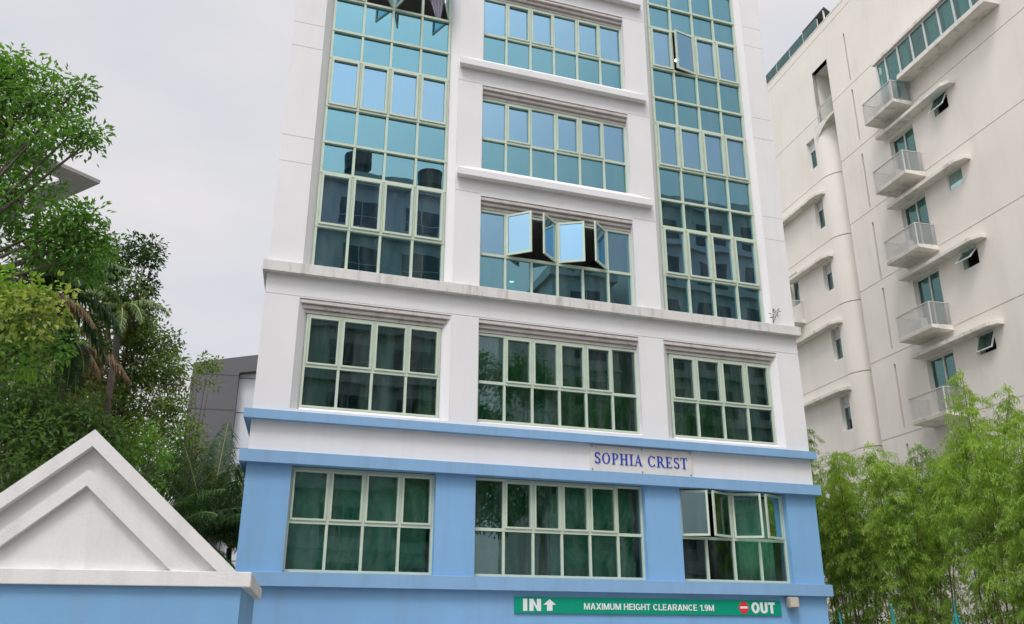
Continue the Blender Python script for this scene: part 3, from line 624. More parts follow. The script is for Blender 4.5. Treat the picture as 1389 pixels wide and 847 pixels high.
h.face([(-30.73, 0, 27.47), (-29.5, 0, 27.47), (-29.5, 2.2, 27.47), (-30.73, 2.2, 27.47)]); h.build('recess_wall', M['beige'], C, fix=False)
h = MB(); 
arcp = [(-31.05 + 1.53 * (1 - math.cos(a)), 23.55 + 1.05 * math.sin(a)) for a in [R(90) * i / 12 for i in range(13)]]
h.prismy([(-31.05, 24.72), (-29.5, 24.72)] + list(reversed(arcp)), .0, 1.6); h.build('balcony_floor', M['beige_t'], C)
h = MB(); h.box(-30.72, -29.52, 1.0, 1.05, 24.72, 27.46); h.build('balcony_door', M['palegreen'], C)
def bars(parent, x0, x1, y, z0, z1, n, m='rail', name='railing', horizontal=True):
    h = MB(); h.box(x0, x1, y - .02, y + .02, z1 - .04, z1)
    for i in range(n): z = z0 + (z1 - z0) * i / n; h.box(x0, x1, y - .012, y + .012, z, z + .03)
    h.box(x0, x0 + .04, y - .02, y + .02, z0, z1 - .04); h.box(x1 - .04, x1, y - .02, y + .02, z0, z1 - .04); return h.build(name, M[m], parent)
bars(C, -30.72, -29.51, .06, 24.74, 25.55, 8)
# windows
def cwin(x0, x1, z0, z1, mull=(), w_=.18, cur=None, split=None, seed=0, bars_z=()):
    h = MB(); t_ = .055; h.box(x0, x0 + t_, w_ - .04, w_ + .04, z0, z1); h.box(x1 - t_, x1, w_ - .04, w_ + .04, z0, z1); h.box(x0 + t_, x1 - t_, w_ - .04, w_ + .04, z0, z0 + t_); h.box(x0 + t_, x1 - t_, w_ - .04, w_ + .04, z1 - t_, z1)
    for mzz in mull: h.box(mzz - .03, mzz + .03, w_ - .045, w_ + .035, z0 + t_, z1 - t_)
    if split: h.box(x0 + t_, x1 - t_, w_ - .045, w_ + .035, split - .03, split + .03); h.box(x0 + t_, x1 - t_, w_ - .01, w_ + .01, split + .03, z1 - t_)
    W_ = h.build('window', M['frame_white'], C)
    p = MB(); p.face([(x0 + .03, w_, z0 + .03), (x1 - .03, w_, z0 + .03), (x1 - .03, w_, (split or z1) - .02), (x0 + .03, w_, (split or z1) - .02)]); p.build('pane', M['gl_c'], W_, fix=False)
    if cur: curtain(W_, x0 + .05, x1 - .05, z0 + .03, z1 - .03, M[cur], w_ + .14, .03, 0, seed, .13)
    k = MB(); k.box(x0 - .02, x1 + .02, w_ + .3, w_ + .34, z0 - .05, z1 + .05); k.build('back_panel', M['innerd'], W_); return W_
for i, (a, b) in enumerate(QW): cwin(-31.87, -31.22, a, b, split=a + (b - a) * .68, seed=i)
for i, (a, b) in enumerate(BD): cwin(-26.33, -24.93, a, b, mull=(-25.62,), cur='curtain_t', seed=i + 20)
cwin(-34.6, -33.9, 17.0, 18.6)
for i, (a, b) in enumerate(AW):
    h = MB(); t_ = .04; x0, x1 = -23.70, -22.96; h.box(x0, x0 + t_, .12, .20, a, b); h.box(x1 - t_, x1, .12, .20, a, b); h.box(x0 + t_, x1 - t_, .12, .20, a, a + t_); h.box(x0 + t_, x1 - t_, .12, .20, b - t_, b)
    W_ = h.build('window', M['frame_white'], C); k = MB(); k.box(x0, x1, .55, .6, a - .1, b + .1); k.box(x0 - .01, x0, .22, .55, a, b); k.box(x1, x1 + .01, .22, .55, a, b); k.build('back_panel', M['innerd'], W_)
    ang = (R(22), R(42), R(5), R(28))[i]; H = b - a; q = MB(); s_, c_ = math.sin(ang), math.cos(ang)
    def PP(x, l, n_): return (x, .10 - l * s_ - n_ * c_, b - l * c_ + n_ * s_)
    def bb(xa, xb, l0, l1, mi=0, n0=0, n1=.035):
        V = [PP(x, l, n_) for n_ in (n0, n1) for x, l in ((xa, l0), (xb, l0), (xb, l1), (xa, l1))]; b0 = len(q.v); q.v += V
        for f in ((0, 3, 2, 1), (4, 5, 6, 7), (0, 1, 5, 4), (1, 2, 6, 5), (2, 3, 7, 6), (3, 0, 4, 7)): q.f.append(tuple(b0 + z for z in f)); q.m.append(mi)
    bb(x0, x0 + .045, 0, H); bb(x1 - .045, x1, 0, H); bb(x0 + .045, x1 - .045, 0, .045); bb(x0 + .045, x1 - .045, H - .045, H)
    q.face([PP(x0 + .04, .04, .015), PP(x1 - .04, .04, .015), PP(x1 - .04, H - .04, .015), PP(x0 + .04, H - .04, .015)], 1)
    s2 = q.build('awning_sash', [M['frame_white'], M['gl_c']], W_)
# slit glazing
for a, b in SLT:
    h = MB(); n = 10
    for i in range(n): z0 = a + (b - a) * i / n; h.box(-28.125, -28.025, .11, .135, z0 + .012, z0 + (b - a) / n - .012)
    h.build('slit_window', M['opp_dark'], C)
# sunshade hoods
def hood(x0, x1, z, out_=.42, th=.14):
    h = MB(); h.prism([(x0, 0), (x0 + .02, -out_), (x1 - .32, -out_), (x1, -out_ + .18), (x1, 0)], z, z + th); bevel(h.build('sunshade', M['beige_t'], C), .01)
for z in (21.36, 18.22, 15.16, 12.05): hood(-26.6, -22.45, z)
for z in (21.2, 18.12, 15.02, 12.05): hood(-35, -30.95, z, .36)
# balconies
for i, z in enumerate((9.48, 12.6, 15.7, 18.75, 21.88)):
    h = MB(); h.prismx([(0, z - .02), (-.88, z + .02), (-.90, z + .15), (0, z + .17)], -26.5, -24.68); Bc = bevel(h.build('balcony', M['beige_t'], C), .008)
    h = MB(); z0, z1 = z + .15, z + .98
    for x, y in ((-26.48, -.86), (-24.70, -.86), (-24.70, -.03), (-26.48, -.03)): h.box(x - .02, x + .02, y - .02, y + .02, z0, z1)
    h.box(-26.5, -24.68, -.885, -.84, z1, z1 + .03); h.box(-24.72, -24.68, -.84, 0, z1, z1 + .03); h.box(-26.5, -26.46, -.84, 0, z1, z1 + .03)
    h.build('railing', M['rail'], Bc)
    h = MB(); h.face([(-26.46, -.86, z0 + .04), (-24.72, -.86, z0 + .04), (-24.72, -.86, z1), (-26.46, -.86, z1)]); h.face([(-24.70, -.84, z0 + .04), (-24.70, -.05, z0 + .04), (-24.70, -.05, z1), (-24.70, -.84, z1)]); h.face([(-26.48, -.84, z0 + .04), (-26.48, -.05, z0 + .04), (-26.48, -.05, z1), (-26.48, -.84, z1)])
    # fine mesh infill
    mm = MB()
    nb = 58
    for q in range(nb): x = -26.45 + 1.72 * q / nb; mm.box(x, x + .007, -.868, -.861, z0, z1)
    for q in range(26): y = -.84 + .8 * q / 26; mm.box(-24.705, -24.695, y, y + .007, z0, z1)
    mm.build('balusters', M['rail'], Bc); h.build('mesh_panel', M['mesh'], Bc, fix=False)
    # white box (AC condenser) on the balcony
for i, z in enumerate((12.6, 15.7, 18.75, 21.88)):
    a = thing('air_conditioner', ('white air conditioner unit on the lowest clear balcony of the beige block', 'white air conditioner unit on the second balcony from the bottom', 'white air conditioner unit on the balcony second from the top', 'white air conditioner unit on the top balcony under the long glazing')[i], 'air conditioner', RN * 22 + RE * -25.95 + Vector((0, 0, z + .165)) - RN * .42, RRZ, 'air conditioner units on the balconies')
    h = MB(); h.box(-.38, .38, -.14, .14, 0.04, .55); h.box(-.34, -.28, -.12, .12, 0, .04); h.box(.28, .34, -.12, .12, 0, .04); bevel(h.build('casing', M['frame_white'], a), .015)
    h = MB(); n = 18; h.prismy([(-.08 + .2 * math.cos(6.283 * k / n), .30 + .2 * math.sin(6.283 * k / n)) for k in range(n)], -.15, -.141); h.build('fan_grille', M['rail'], a)
# long projecting glazed box at the top
h = MB(); h.box(-24.58, -19.9, -.64, 0, 22.84, 22.99); h.box(-25.75, -19.8, -.72, 0, 24.27, 24.42); bevel(h.build('bay_slab', M['beige_t'], C), .01)
h = MB(); MU = [-25.62, -25.08, -24.33, -23.55, -22.8, -22.02, -21.27, -20.5, -19.95]
for x in MU: h.box(x - .035, x + .035, -.62, -.54, 22.99 if x > -24.6 else 22.05, 24.27)
h.box(-25.62, -19.95, -.61, -.55, 24.2, 24.262); h.box(-24.58, -19.95, -.61, -.55, 22.995, 23.06)
W_ = h.build('window', M['frame_white'], C)
h = MB(); h.face([(-24.55, -.58, 23), (-19.95, -.58, 23), (-19.95, -.58, 24.27), (-24.55, -.58, 24.27)]); h.face([(-25.62, -.58, 22.1), (-24.56, -.58, 22.1), (-24.56, -.58, 24.27), (-25.62, -.58, 24.27)]); h.build('pane', M['gl_c'], W_, fix=False)
for s_, (a, b) in enumerate(((-25.6, -25.1), (-25.05, -24.4), (-24.3, -23.95), (-22.75, -22.05), (-21.95, -21.3), (-21.2, -20.6))): curtain(W_, a, b, 22.99, 24.27, M['curtain_t'], -.42, .03, 0, s_ + 40, .12)
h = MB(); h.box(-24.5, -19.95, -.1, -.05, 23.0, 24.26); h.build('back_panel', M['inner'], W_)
# roof edge
h = MB(); h.box(-38, -12, -.012, .25, CT, CT + .06); h.build('parapet_cap', M['beige_t'], C)
h = MB()
for i in range(6): x = -37.4 + i * 1.25; h.box(x, x + 1.2, .10, .12, CT + .06, CT + .75)
h.build('roof_glass', M['gl_t'], C)
h = MB()
for i in range(7): x = -37.43 + i * 1.25; h.box(x, x + .03, .09, .13, CT + .06, CT + .62)
h.build('roof_glass_post', M['rail'], C)
t = thing('solar_panel', 'dark flat panel standing on the roof edge of the beige block', 'solar panel', RN * 22.1 + RE * -30.2 + Vector((0, 0, CT + .06)), RRZ)
h = MB(); h.prismx([(-.02, .75), (.0, .66), (.5, .30), (.48, .38)], -.95, .95); h.build('panel', M['solar'], t)
h = MB(); 
for x in (-.8, .8): h.box(x - .03, x + .03, .0, .06, 0, .68); h.box(x - .03, x + .03, .4, .46, 0, .38)
h.build('support', M['rail'], t)
# small corner balcony beside the neighbour
h = MB(); h.box(-35.2, -33.7, -.8, 0, 15.95, 16.12); Bc = h.build('balcony', M['beige_t'], C)
h = MB()
for x, y in ((-33.72, -.78), (-33.72, -.05), (-35.1, -.78)): h.box(x - .02, x + .02, y - .02, y + .02, 16.12, 17.0)
h.box(-35.2, -33.7, -.8, -.76, 17.0, 17.04); h.box(-33.74, -33.7, -.76, 0, 17.0, 17.04)
for q in range(20): x = -35.1 + 1.38 * q / 20; h.box(x, x + .015, -.79, -.775, 16.12, 17.0)
for q in range(10): y = -.76 + .7 * q / 10; h.box(-33.73, -33.715, y, y + .015, 16.12, 17.0)
h.build('railing', M['rail'], Bc)

# ================================================================== DARK GREY BUILDING FAR LEFT
def solid_far():
    c = at_px(262, 500, 50); t = thing('grey_building', 'dark grey clad block with a pale panelled face, far behind the trees', 'building', (c.x, c.y, 0), R(12))
    h = MB()
    n = 12; top = [(8.0 * i / n, 16.62 + 1.55 * math.sin(R(62) * i / n)) for i in range(n + 1)]
    h.prismy([(0, 0)] + [(2.45, 0)] + [(2.45, 16.15)] + [(8.0, 17.3)] + list(reversed(top)), 0, 10) if False else None
    h.prismy([(0, 0), (2.5, 0), (2.5, 16.2), (9, 17.3), (9, 18.3)] + list(reversed(top)), 0, 10); h.build('wall', M['grey'], t)
    h = MB(); h.box(2.5, 9, .5, 9.8, 0, 17.15); h.build('pale_wall', M['panel'], t)
    h = MB()
    for z in range(2, 17, 2): h.box(2.5, 9, .485, .5, z, z + .04)
    for z in (11.2, 14.0):
        for x in (3.4, 5.2): h.box(x, x + .12, .47, .5, z, z + .1)
    h.build('panel_joint', M['grey'], t)
    for z in range(2, 17, 2):
        h = MB(); h.box(0.02, 2.48, -.012, 0, z, z + .05); h.build('cladding_seam', M['opp_dark'], t)
    return t
solid_far()
# ================================================================== HOUSE WITH CANOPY BEHIND THE LEFT TREES
d1 = Vector((-1.04, -1.6, 0)).normalized(); a0 = math.atan2(d1.y, d1.x)
t = thing('house', 'white house with a flat open metal roof canopy poking above the left trees', 'house', (-10.3, 19.35, 0), a0)
d2 = -d1.cross(Vector((0, 0, 1)))       # local +y
h = MB()   # local x along d1 (toward camera), local y: to the left-back
sy = 1 if Vector((-math.sin(a0), math.cos(a0), 0)).dot(Vector((-1, .45, 0))) > 0 else -1
def bx(x0, x1, y0, y1, z0, z1): h.box(x0, x1, min(sy * y0, sy * y1), max(sy * y0, sy * y1), z0, z1)
bx(0, 5.2, 0, .62, 13.0, 13.09); bx(0, .62, .62, 4.2, 13.0, 13.09); bx(4.6, 5.2, .62, 4.2, 13.0, 13.09); bx(.62, 4.6, 2.6, 4.2, 13.0, 13.09)
h.build('canopy', M['concrete'], t)
for (x, y) in ((1.1, 1.1), (4.4, 1.1)):
    h = MB(); h.tube([(x - .5, sy * (y - .5), 12.98), (x - .12, sy * (y - .15), 12.75), (x, sy * y, 12.3), (x, sy * y, 9.2)], [.05, .05, .055, .055], 8); h.build('support', M['rail'], t)
h = MB(); bx(1.7, 9.5, 1.0, 9, 0, 11.6); h.build('wall', M['panel'], t)
for z in (3, 6, 9):
    for x in (2.4, 4.8, 7.2):
        h = MB(); bx(x, x + 1.5, .96, 1.02, z - .8, z + 1.0); W_ = h.build('window', M['rail'], t)
        h = MB(); bx(x + .08, x + 1.42, .95, .96, z - .72, z + .92); h.build('pane', M['opp_glass'], W_)
h = MB(); bx(1.5, 9.6, .8, 9.2, 11.6, 11.8); h.build('roof', M['grey'], t)

# ================================================================== VEGETATION
def leaf_faces(verts, faces, c, d, up, L, Wd, fold=.25):
    """folded diamond leaf"""
    s_ = d.cross(up)
    if s_.length < 1e-4: s_ = d.cross(Vector((1, 0, 0)))
    s_.normalize(); n_ = s_.cross(d); b = len(verts); m_ = c + d * (L * .45)
    verts += [c, m_ + s_ * Wd * .5 + n_ * Wd * fold, c + d * L - n_ * L * .12, m_ - s_ * Wd * .5 + n_ * Wd * fold]
    faces += [(b, b + 1, b + 2), (b, b + 2, b + 3)]
def rvec(r):
    while True:
        v = Vector((r.uniform(-1, 1), r.uniform(-1, 1), r.uniform(-1, 1)))
        if .01 < v.length < 1: return v
def mesh_from(name, verts, faces):
    me = bpy.data.meshes.new(name); me.from_pydata([tuple(v) for v in verts], [], faces); me.update(); return me
def tree(name, label, cat, base, blobs, leaf, Lsize, density, group=None, trunk_r=.14, fork=.45, seed=0, bark='bark', clump=.34, lean=(0, 0), droop=.0, per=20, aspect=.45):
    """blobs: (Vector centre, radius, flatten[, density factor, leaf material])"""
    r = random.Random(seed); base = Vector(base); t = thing(name, label, cat, base, 0, group)
    cen = sum((b[0] for b in blobs), Vector()) / len(blobs); fk = Vector((base.x + (cen.x - base.x) * .5 + lean[0], base.y + (cen.y - base.y) * .5 + lean[1], base.z + (min(b[0].z for b in blobs) - base.z) * (1 - fork * .3)))
    T = MB(); p0 = Vector((0, 0, -.1)); pf = fk - base
    mid1 = pf * .5 + Vector((r.uniform(-.15, .15), r.uniform(-.15, .15), 0))
    T.tube([p0, mid1, pf], [trunk_r, trunk_r * .8, trunk_r * .62], 9)
    groups = {}
    for bl in blobs:
        c, rad, fl = bl[0] - base, bl[1], bl[2]; df = bl[3] if len(bl) > 3 else 1; lm = bl[4] if len(bl) > 4 else leaf
        q1 = pf.lerp(c, .5) + Vector((r.uniform(-.2, .2), r.uniform(-.2, .2), r.uniform(-.1, .25))) * rad
        br = min(.05, trunk_r * .3); T.tube([pf - Vector((0, 0, .05)), q1, c], [br, br * .6, br * .25], 6)
        n_cl = max(3, int(density * df * rad * rad * 4.2)); V, Fc = groups.setdefault(lm, ([], []))
        for k in range(n_cl):
            v = rvec(r); ln = v.length; v = v.normalized() * (ln ** .45); p = c + Vector((v.x * rad, v.y * rad, v.z * rad * fl))
            if r.random() < .55: T.tube([c.lerp(p, .05), c.lerp(p, .55) + rvec(r) * .08 * rad, p], [br * .22, br * .13, .004], 4)
            cr_ = clump * r.uniform(.6, 1.25)
            for q in range(int(per * r.uniform(.6, 1.3))):
                o_ = rvec(r); lp = p + Vector((o_.x, o_.y, o_.z * .75)) * cr_
                d = (o_ + Vector((0, 0, -.15 - droop)) + rvec(r) * .5).normalized()
                leaf_faces(V, Fc, lp, d, Vector((r.uniform(-.5, .5), r.uniform(-.5, .5), 1)), Lsize * r.uniform(.7, 1.25), Lsize * aspect * r.uniform(.8, 1.2))
    T.build('trunk', M[bark], t, smooth=True)
    for lm, (V, Fc) in groups.items(): link('crown', mesh_from('crown', V, Fc), M[lm], t)
    return t
def bl(px, py, rpx, dist, fl=.8, *a):
    return (at_px(px, py, dist), rpx / F_PX * dist * 1.12, fl, *a)
# big broad-leaved tree, top left
tree('broadleaf_tree', 'large broad-leaved green tree filling the upper left edge of the picture', 'tree', (-10.2, 10.2, 0),
     [bl(2, 112, 40, 13.5, .75), bl(50, 130, 46, 13, .7), bl(95, 185, 36, 12.6, .45), bl(125, 190, 16, 12.5, .5), bl(10, 170, 60, 13.4), bl(-45, 115, 60, 14), bl(-30, 200, 70, 14), bl(45, 192, 22, 12.6, .5), bl(28, 95, 24, 13.2, .5), (at_px(108, 118, 12.8), .13, .5, .8),
      bl(20, 268, 52, 13.2, .7), bl(80, 305, 38, 12.8, .6), bl(112, 305, 26, 12.6, .6), bl(95, 335, 42, 13, .65), bl(112, 365, 30, 13, .6), bl(122, 345, 20, 12.6, .6), bl(70, 340, 30, 12.8, .6), bl(135, 320, 14, 12.6, .5), bl(30, 330, 36, 13.5, .7, .8), (Vector((-12.5, 12, 9)), 1.6, .8)], 'leaf_a', .105, 26, None, .2, seed=2, clump=.22, per=26, lean=(.3, 0), aspect=.42)
tree('yellow_green_tree', 'small tree with pale yellow-green leaves low on the left edge', 'tree', (-8.6, 9.6, 0),
     [bl(15, 400, 42, 11.5, .6), bl(45, 425, 30, 11.2, .6, 1, 'leaf_y'), bl(10, 440, 42, 11.2, .7, 1, 'leaf_y'), bl(60, 405, 22, 11.2, .6, 1, 'leaf_y'), bl(25, 480, 40, 11.6, .6, 1, 'leaf_c'), bl(-25, 430, 50, 11.6, .8), bl(65, 480, 25, 11.5, .6, 1, 'leaf_a')], 'leaf_c', .105, 24, None, .08, seed=3, clump=.2, per=20, aspect=.55)
tree('mixed_tree', 'thin-crowned tree with brown dead leaves standing right of the palms', 'tree', (-8.2, 18.4, 0),
     [bl(130, 350, 34, 19.5, .6), bl(140, 378, 30, 18.8, .7, 1, 'leaf_a'), bl(175, 395, 24, 18.8, .6, .8), bl(165, 430, 36, 19.5, .7, .8), bl(195, 420, 22, 19, .7, .7, 'leaf_b'), bl(140, 400, 30, 19, .6, .6), bl(205, 462, 30, 19, .6, .9), bl(232, 498, 24, 18.5, .6, .8), bl(175, 490, 44, 19, .7, .9), bl(130, 510, 44, 19.5, .8, .7), bl(205, 530, 40, 19, .6, .7), bl(236, 555, 24, 18.5, .4, .8), bl(150, 560, 40, 19, .6, .7), bl(100, 470, 40, 20, .8, .6), bl(222, 590, 26, 18.6, .5, .8),
      bl(118, 500, 24, 18.8, 1.2, .7, 'leaf_dead'), bl(80, 520, 20, 18.8, 1.2, .7, 'leaf_dead'), bl(150, 455, 20, 18.8, 1., .5, 'leaf_dead'), bl(240, 520, 10, 18.6, .8, .8, 'leaf_dead'),
      (at_px(196, 350, 18.6), .30, .8, 1.3, 'leaf_d'), (at_px(196, 345, 18.6), .42, .9, .3, 'leaf_d'), (at_px(160, 345, 18.8), .25, .6, 1.2, 'leaf_d'), (at_px(197, 388, 18.8), .18, .5, 2, 'leaf_d'), (at_px(192, 335, 18.5), .2, .9, 1, 'leaf_d')], 'leaf_b', .105, 30, None, .10, seed=4, clump=.26, per=30, bark='bark_g')
tree('dense_shrub_tree', 'dark dense low tree behind the gable slope on the left', 'tree', (-7.4, 13.0, 0),
     [bl(60, 560, 50, 14.2, .7), bl(20, 600, 60, 14, .8), bl(90, 610, 60, 14, .7), bl(0, 520, 50, 14.6, .8, .7), bl(-10, 640, 60, 13.6), bl(60, 655, 50, 13.4, .7), bl(130, 585, 30, 14, .6), bl(30, 700, 50, 13.5), bl(110, 660, 50, 13.8)], 'leaf_m', .11, 22, None, .12, seed=5, clump=.24, per=24)
tree('bright_shrub_tree', 'bright green bushy tree just right of the gable apex', 'tree', (-5.9, 13.6, 0),
     [bl(180, 590, 26, 14.6, .6), bl(165, 608, 30, 14.4, .6), bl(205, 615, 22, 14.6, .6), bl(225, 590, 24, 15.2, .7, .8, 'leaf_a'), bl(195, 640, 36, 14.4, .7, 1, 'leaf_a')], 'leaf_c', .10, 17, None, .07, seed=6, clump=.18, per=18)
tree('young_tree', 'slender tree with a small leafy tip crossing the dark grey building', 'tree', (-7.9, 22.0, 0),
     [bl(283, 494, 13, 22, .45, 1.6), bl(268, 500, 9, 22, .5, 1.2), bl(250, 610, 26, 21.5, .6), bl(285, 520, 7, 22, .8, .8), bl(262, 520, 6, 21.8, .8, 1), bl(235, 640, 30, 21.5, .6), bl(255, 580, 16, 21.5, .5)], 'leaf_b', .105, 26, None, .06, seed=8, clump=.2, per=20)
tree('tall_backdrop_tree', 'olive foliaged tree glimpsed behind the palms on the left', 'tree', (-14, 24, 0),
     [bl(40, 500, 70, 27, .8, .7), bl(100, 560, 60, 27, .8, .7), bl(0, 580, 80, 27, .8), bl(60, 430, 40, 27, .7, .6), bl(170, 580, 40, 27, .7, .7), bl(200, 640, 50, 27, .6, .7), bl(110, 640, 60, 26)], 'leaf_b', .14, 17, None, .2, seed=9, clump=.36, per=34)

def palm(name, label, base, crown, fronds, leaf='leaf_p', trunk_r=.1, group=None, lw=.035, seed=0, dead=0, rings=True):
    r = random.Random(seed); base = Vector(base); t = thing(name, label, 'palm tree', base, 0, group); c = Vector(crown) - base
    T = MB(); T.tube([(0, 0, -.1), c * .5 + Vector((.08, .05, 0)), c], [trunk_r * 1.1, trunk_r * .8, trunk_r * .6], 9); T.build('trunk', M['bark'], t, smooth=True)
    for fi, (az, el, L, dr) in enumerate(fronds):
        V, Fc = [], []; d0 = Vector((math.cos(az) * math.cos(el), math.sin(az) * math.cos(el), math.sin(el))); pts = []; p = c.copy(); d = d0.copy(); n = 34
        for i in range(n + 1):
            pts.append(p.copy()); p = p + d * (L / n); d = (d + Vector((0, 0, -dr / n))).normalized()
        S_ = MB(); S_.tube(pts[::2], [.02 * (1 - .85 * i / (n / 2)) + .003 for i in range(len(pts[::2]))], 5)
        for i in range(3, n + 1):
            dd = (pts[i] - pts[i - 1]).normalized(); s_ = dd.cross(Vector((0, 0, 1))); s_.normalize(); nn = s_.cross(dd)
            f = i / n; ll = L * .31 * (math.sin(math.pi * min(1, .18 + f * .78)) ** .7)
            for sg in (-1, 1):
                for sub in (0, .5):
                    o_ = pts[i - 1].lerp(pts[i], sub + r.uniform(0, .3)); q = (s_ * sg * .75 + dd * .75 + nn * r.uniform(-.2, .35) + rvec(r) * .12).normalized()
                    ll *= r.uniform(.8, 1.1); tip = o_ + q * ll * .5 + Vector((0, 0, -.03)); end = tip + (q * .8 + Vector((0, 0, -1.0 - r.uniform(0, .9)))).normalized() * ll * .55
                    wv = dd * lw * .5; b = len(V); V += [o_ - wv * .4, o_ + wv * .4, tip + wv, tip - wv, end]; Fc += [(b, b + 1, b + 2, b + 3), (b + 3, b + 2, b + 4)]
        b0 = len(V); V += [Vector(v) for v in S_.v]; Fc2 = [tuple(b0 + k for k in f) for f in S_.f]
        me = mesh_from('frond', V, Fc + Fc2); o = link('frond', me, [M['leaf_dead' if fi < dead else leaf], M['rachis']], t)
        me.polygons.foreach_set('material_index', [0] * len(Fc) + [1] * len(Fc2))
    return t
def ring(n, L, seed, elo=.1, ehi=1.2, dr=1.3):
    r = random.Random(seed); return [(2 * math.pi * i / n * 1.0 + r.uniform(-.25, .25), r.uniform(elo, ehi), L * r.uniform(.8, 1.15), dr * r.uniform(.8, 1.2)) for i in range(n)]
pc = at_px(72, 402, 16.5); palm('areca_palm', 'tall dark palm whose drooping fronds show left of the thin-crowned tree', (pc.x - .3, pc.y + .2, 0), pc, ring(14, 1.45, 1, -.2, 1.1, 1.7), seed=1, lw=.05)
pc = at_px(22, 415, 15.5); palm('areca_palm', 'palm half hidden behind the yellow-green tree, at the left edge', (pc.x - .4, pc.y, 0), pc, ring(11, 1.4, 5, -.3, .9, 1.6), seed=2, lw=.05, dead=1)
pc = at_px(95, 470, 17.5); palm('areca_palm', 'shorter palm with brown hanging fronds under the tall dark palm', (pc.x + .1, pc.y + .2, 0), pc, ring(11, 1.2, 9, -.6, .8, 1.6), seed=3, lw=.04, dead=3)
pc = at_px(165, 420, 18.2); palm('areca_palm', 'thin light palm with arching fronds inside the thin-crowned tree', (pc.x - .1, pc.y + .2, 0), pc, ring(11, 1.05, 12, -.2, 1.1, 2.0), 'leaf_pl', seed=4, lw=.03)
def fan(n, a0, a1, L, seed, elo, ehi, dr):
    r = random.Random(seed); return [(R(a0 + (a1 - a0) * (i + r.uniform(-.3, .3)) / max(1, n - 1)), r.uniform(elo, ehi), L * r.uniform(.8, 1.1), dr * r.uniform(.8, 1.2)) for i in range(n)]
pc = at_px(280, 735, 20.0)
palm('coconut_palm', 'low full palm with long feathery fronds between the gable and the blue wall', (pc.x, pc.y, 0), pc, fan(12, 95, 265, 2.3, 21, .2, 1.0, 1.3) + fan(5, 60, 120, 2.6, 22, .9, 1.35, .8) + fan(9, -60, 60, 2.0, 23, .3, 1.1, 1.2) + [(R(95), 1.35, 2.8, .4), (R(150), 1.2, 2.6, .5), (R(190), 1.05, 2.6, .8), (R(20), 1.25, 2.9, .5)], 'leaf_p', .12, None, .032, 6)
pc = at_px(222, 740, 19.2); palm('coconut_palm', 'low palm spreading behind the right slope of the gable', (pc.x, pc.y, 0), pc, ring(16, 2.0, 31, .2, 1.1, 1.3), 'leaf_p', .12, None, .03, 7)
pc = at_px(312, 745, 21.0); palm('coconut_palm', 'narrow light green palm beside the blue corner', (pc.x, pc.y, 0), pc, fan(9, 75, 260, 2.5, 25, .8, 1.4, .7) + [(R(30), 1.38, 3.3, .35), (R(60), 1.3, 3.0, .4), (R(350), 1.3, 2.4, .5)] + fan(6, -70, 50, 1.8, 26, .3, 1.1, 1.2), 'leaf_pl', .1, None, .032, 8)

# bamboo
def bamboo_clump(label, u, D, height, nculm, seed, leaf, spread=.55, lean=.5, dens=1.0, group='bamboo clumps in front of the beige block'):
    r = random.Random(seed); base = RN * D - RE * u; t = thing('bamboo_clump', label, 'bamboo', (base.x, base.y, 0), 0, group); V, Fc = [], []
    for k in range(nculm):
        a = r.uniform(0, 6.283); q = Vector((math.cos(a), math.sin(a), 0)); b = q * r.uniform(0, spread); H = height * r.uniform(.72, 1.02); ln = lean * r.uniform(.5, 1.8)
        pts = []; n = 12
        for i in range(n + 1): f = i / n; pts.append(b + q * (ln * f ** 2.2 * 1.2) + Vector((0, 0, H * (f - .05 * f ** 3))) + Vector((.04 * math.sin(f * 9 + k), .04 * math.cos(f * 7 + k), 0)))
        C_ = MB(); C_.tube(pts, [.026 * (1 - .85 * i / n) + .003 for i in range(n + 1)], 6); C_.build('culm', M['culm' if k % 3 else 'culm2'], t, smooth=True)
        for i in range(38):
            f = .20 + .80 * (i / 37) ** .85 ; x = f * n; i0 = min(int(x), n - 1); p = pts[i0].lerp(pts[i0 + 1], x - i0)
            for bq in range(2):
                if f < .36 or (f < .58 and r.random() < .62): continue
                aa = r.uniform(0, 6.283); bd = Vector((math.cos(aa), math.sin(aa), r.uniform(.1, .8))).normalized(); BL = r.uniform(.4, .95) * (1.1 - .45 * f); pp = p.copy(); st = 7
                for s_ in range(st):
                    pp = pp + bd * BL / st; bd = (bd + Vector((0, 0, -.22))).normalized()
                    for lq in range(int(8 * dens)):
                        ld = (bd * .5 + rvec(r) * .9 + Vector((0, 0, -.35))).normalized(); leaf_faces(V, Fc, pp + rvec(r) * .07, ld, Vector((r.uniform(-.4, .4), r.uniform(-.4, .4), 1)), r.uniform(.10, .17), r.uniform(.016, .024), .1)
    link('foliage', mesh_from('foliage', V, Fc), M[leaf], t)
    return t
BC = [
 ('bamboo clump nearest the blue corner, at the far end of the row', 25.6, 15.0, 8.9, 9, 'bamboo_d'),
 ('second bamboo clump out from the blue corner', 24.0, 15.8, 8.2, 9, 'bamboo'),
 ('yellowish bamboo clump third from the blue corner', 22.4, 15.2, 7.9, 9, 'bamboo'),
 ('bamboo clump below the lowest slit window of the beige block', 20.9, 15.8, 7.8, 9, 'bamboo_d'),
 ('bamboo clump left of the tall leaning one', 19.5, 15.2, 7.6, 9, 'bamboo'),
 ('tall bamboo clump whose tip covers the lowest balcony', 17.9, 15.6, 8.7, 9, 'bamboo'),
 ('bamboo clump right of the tall one, over the teal spike', 16.5, 15.2, 7.5, 9, 'bamboo'),
 ('bamboo clump second from the right edge of the photo', 15.1, 15.7, 7.6, 9, 'bamboo'),
 ('bamboo clump at the right edge of the photo', 13.7, 15.3, 7.6, 9, 'bamboo_d'),
]
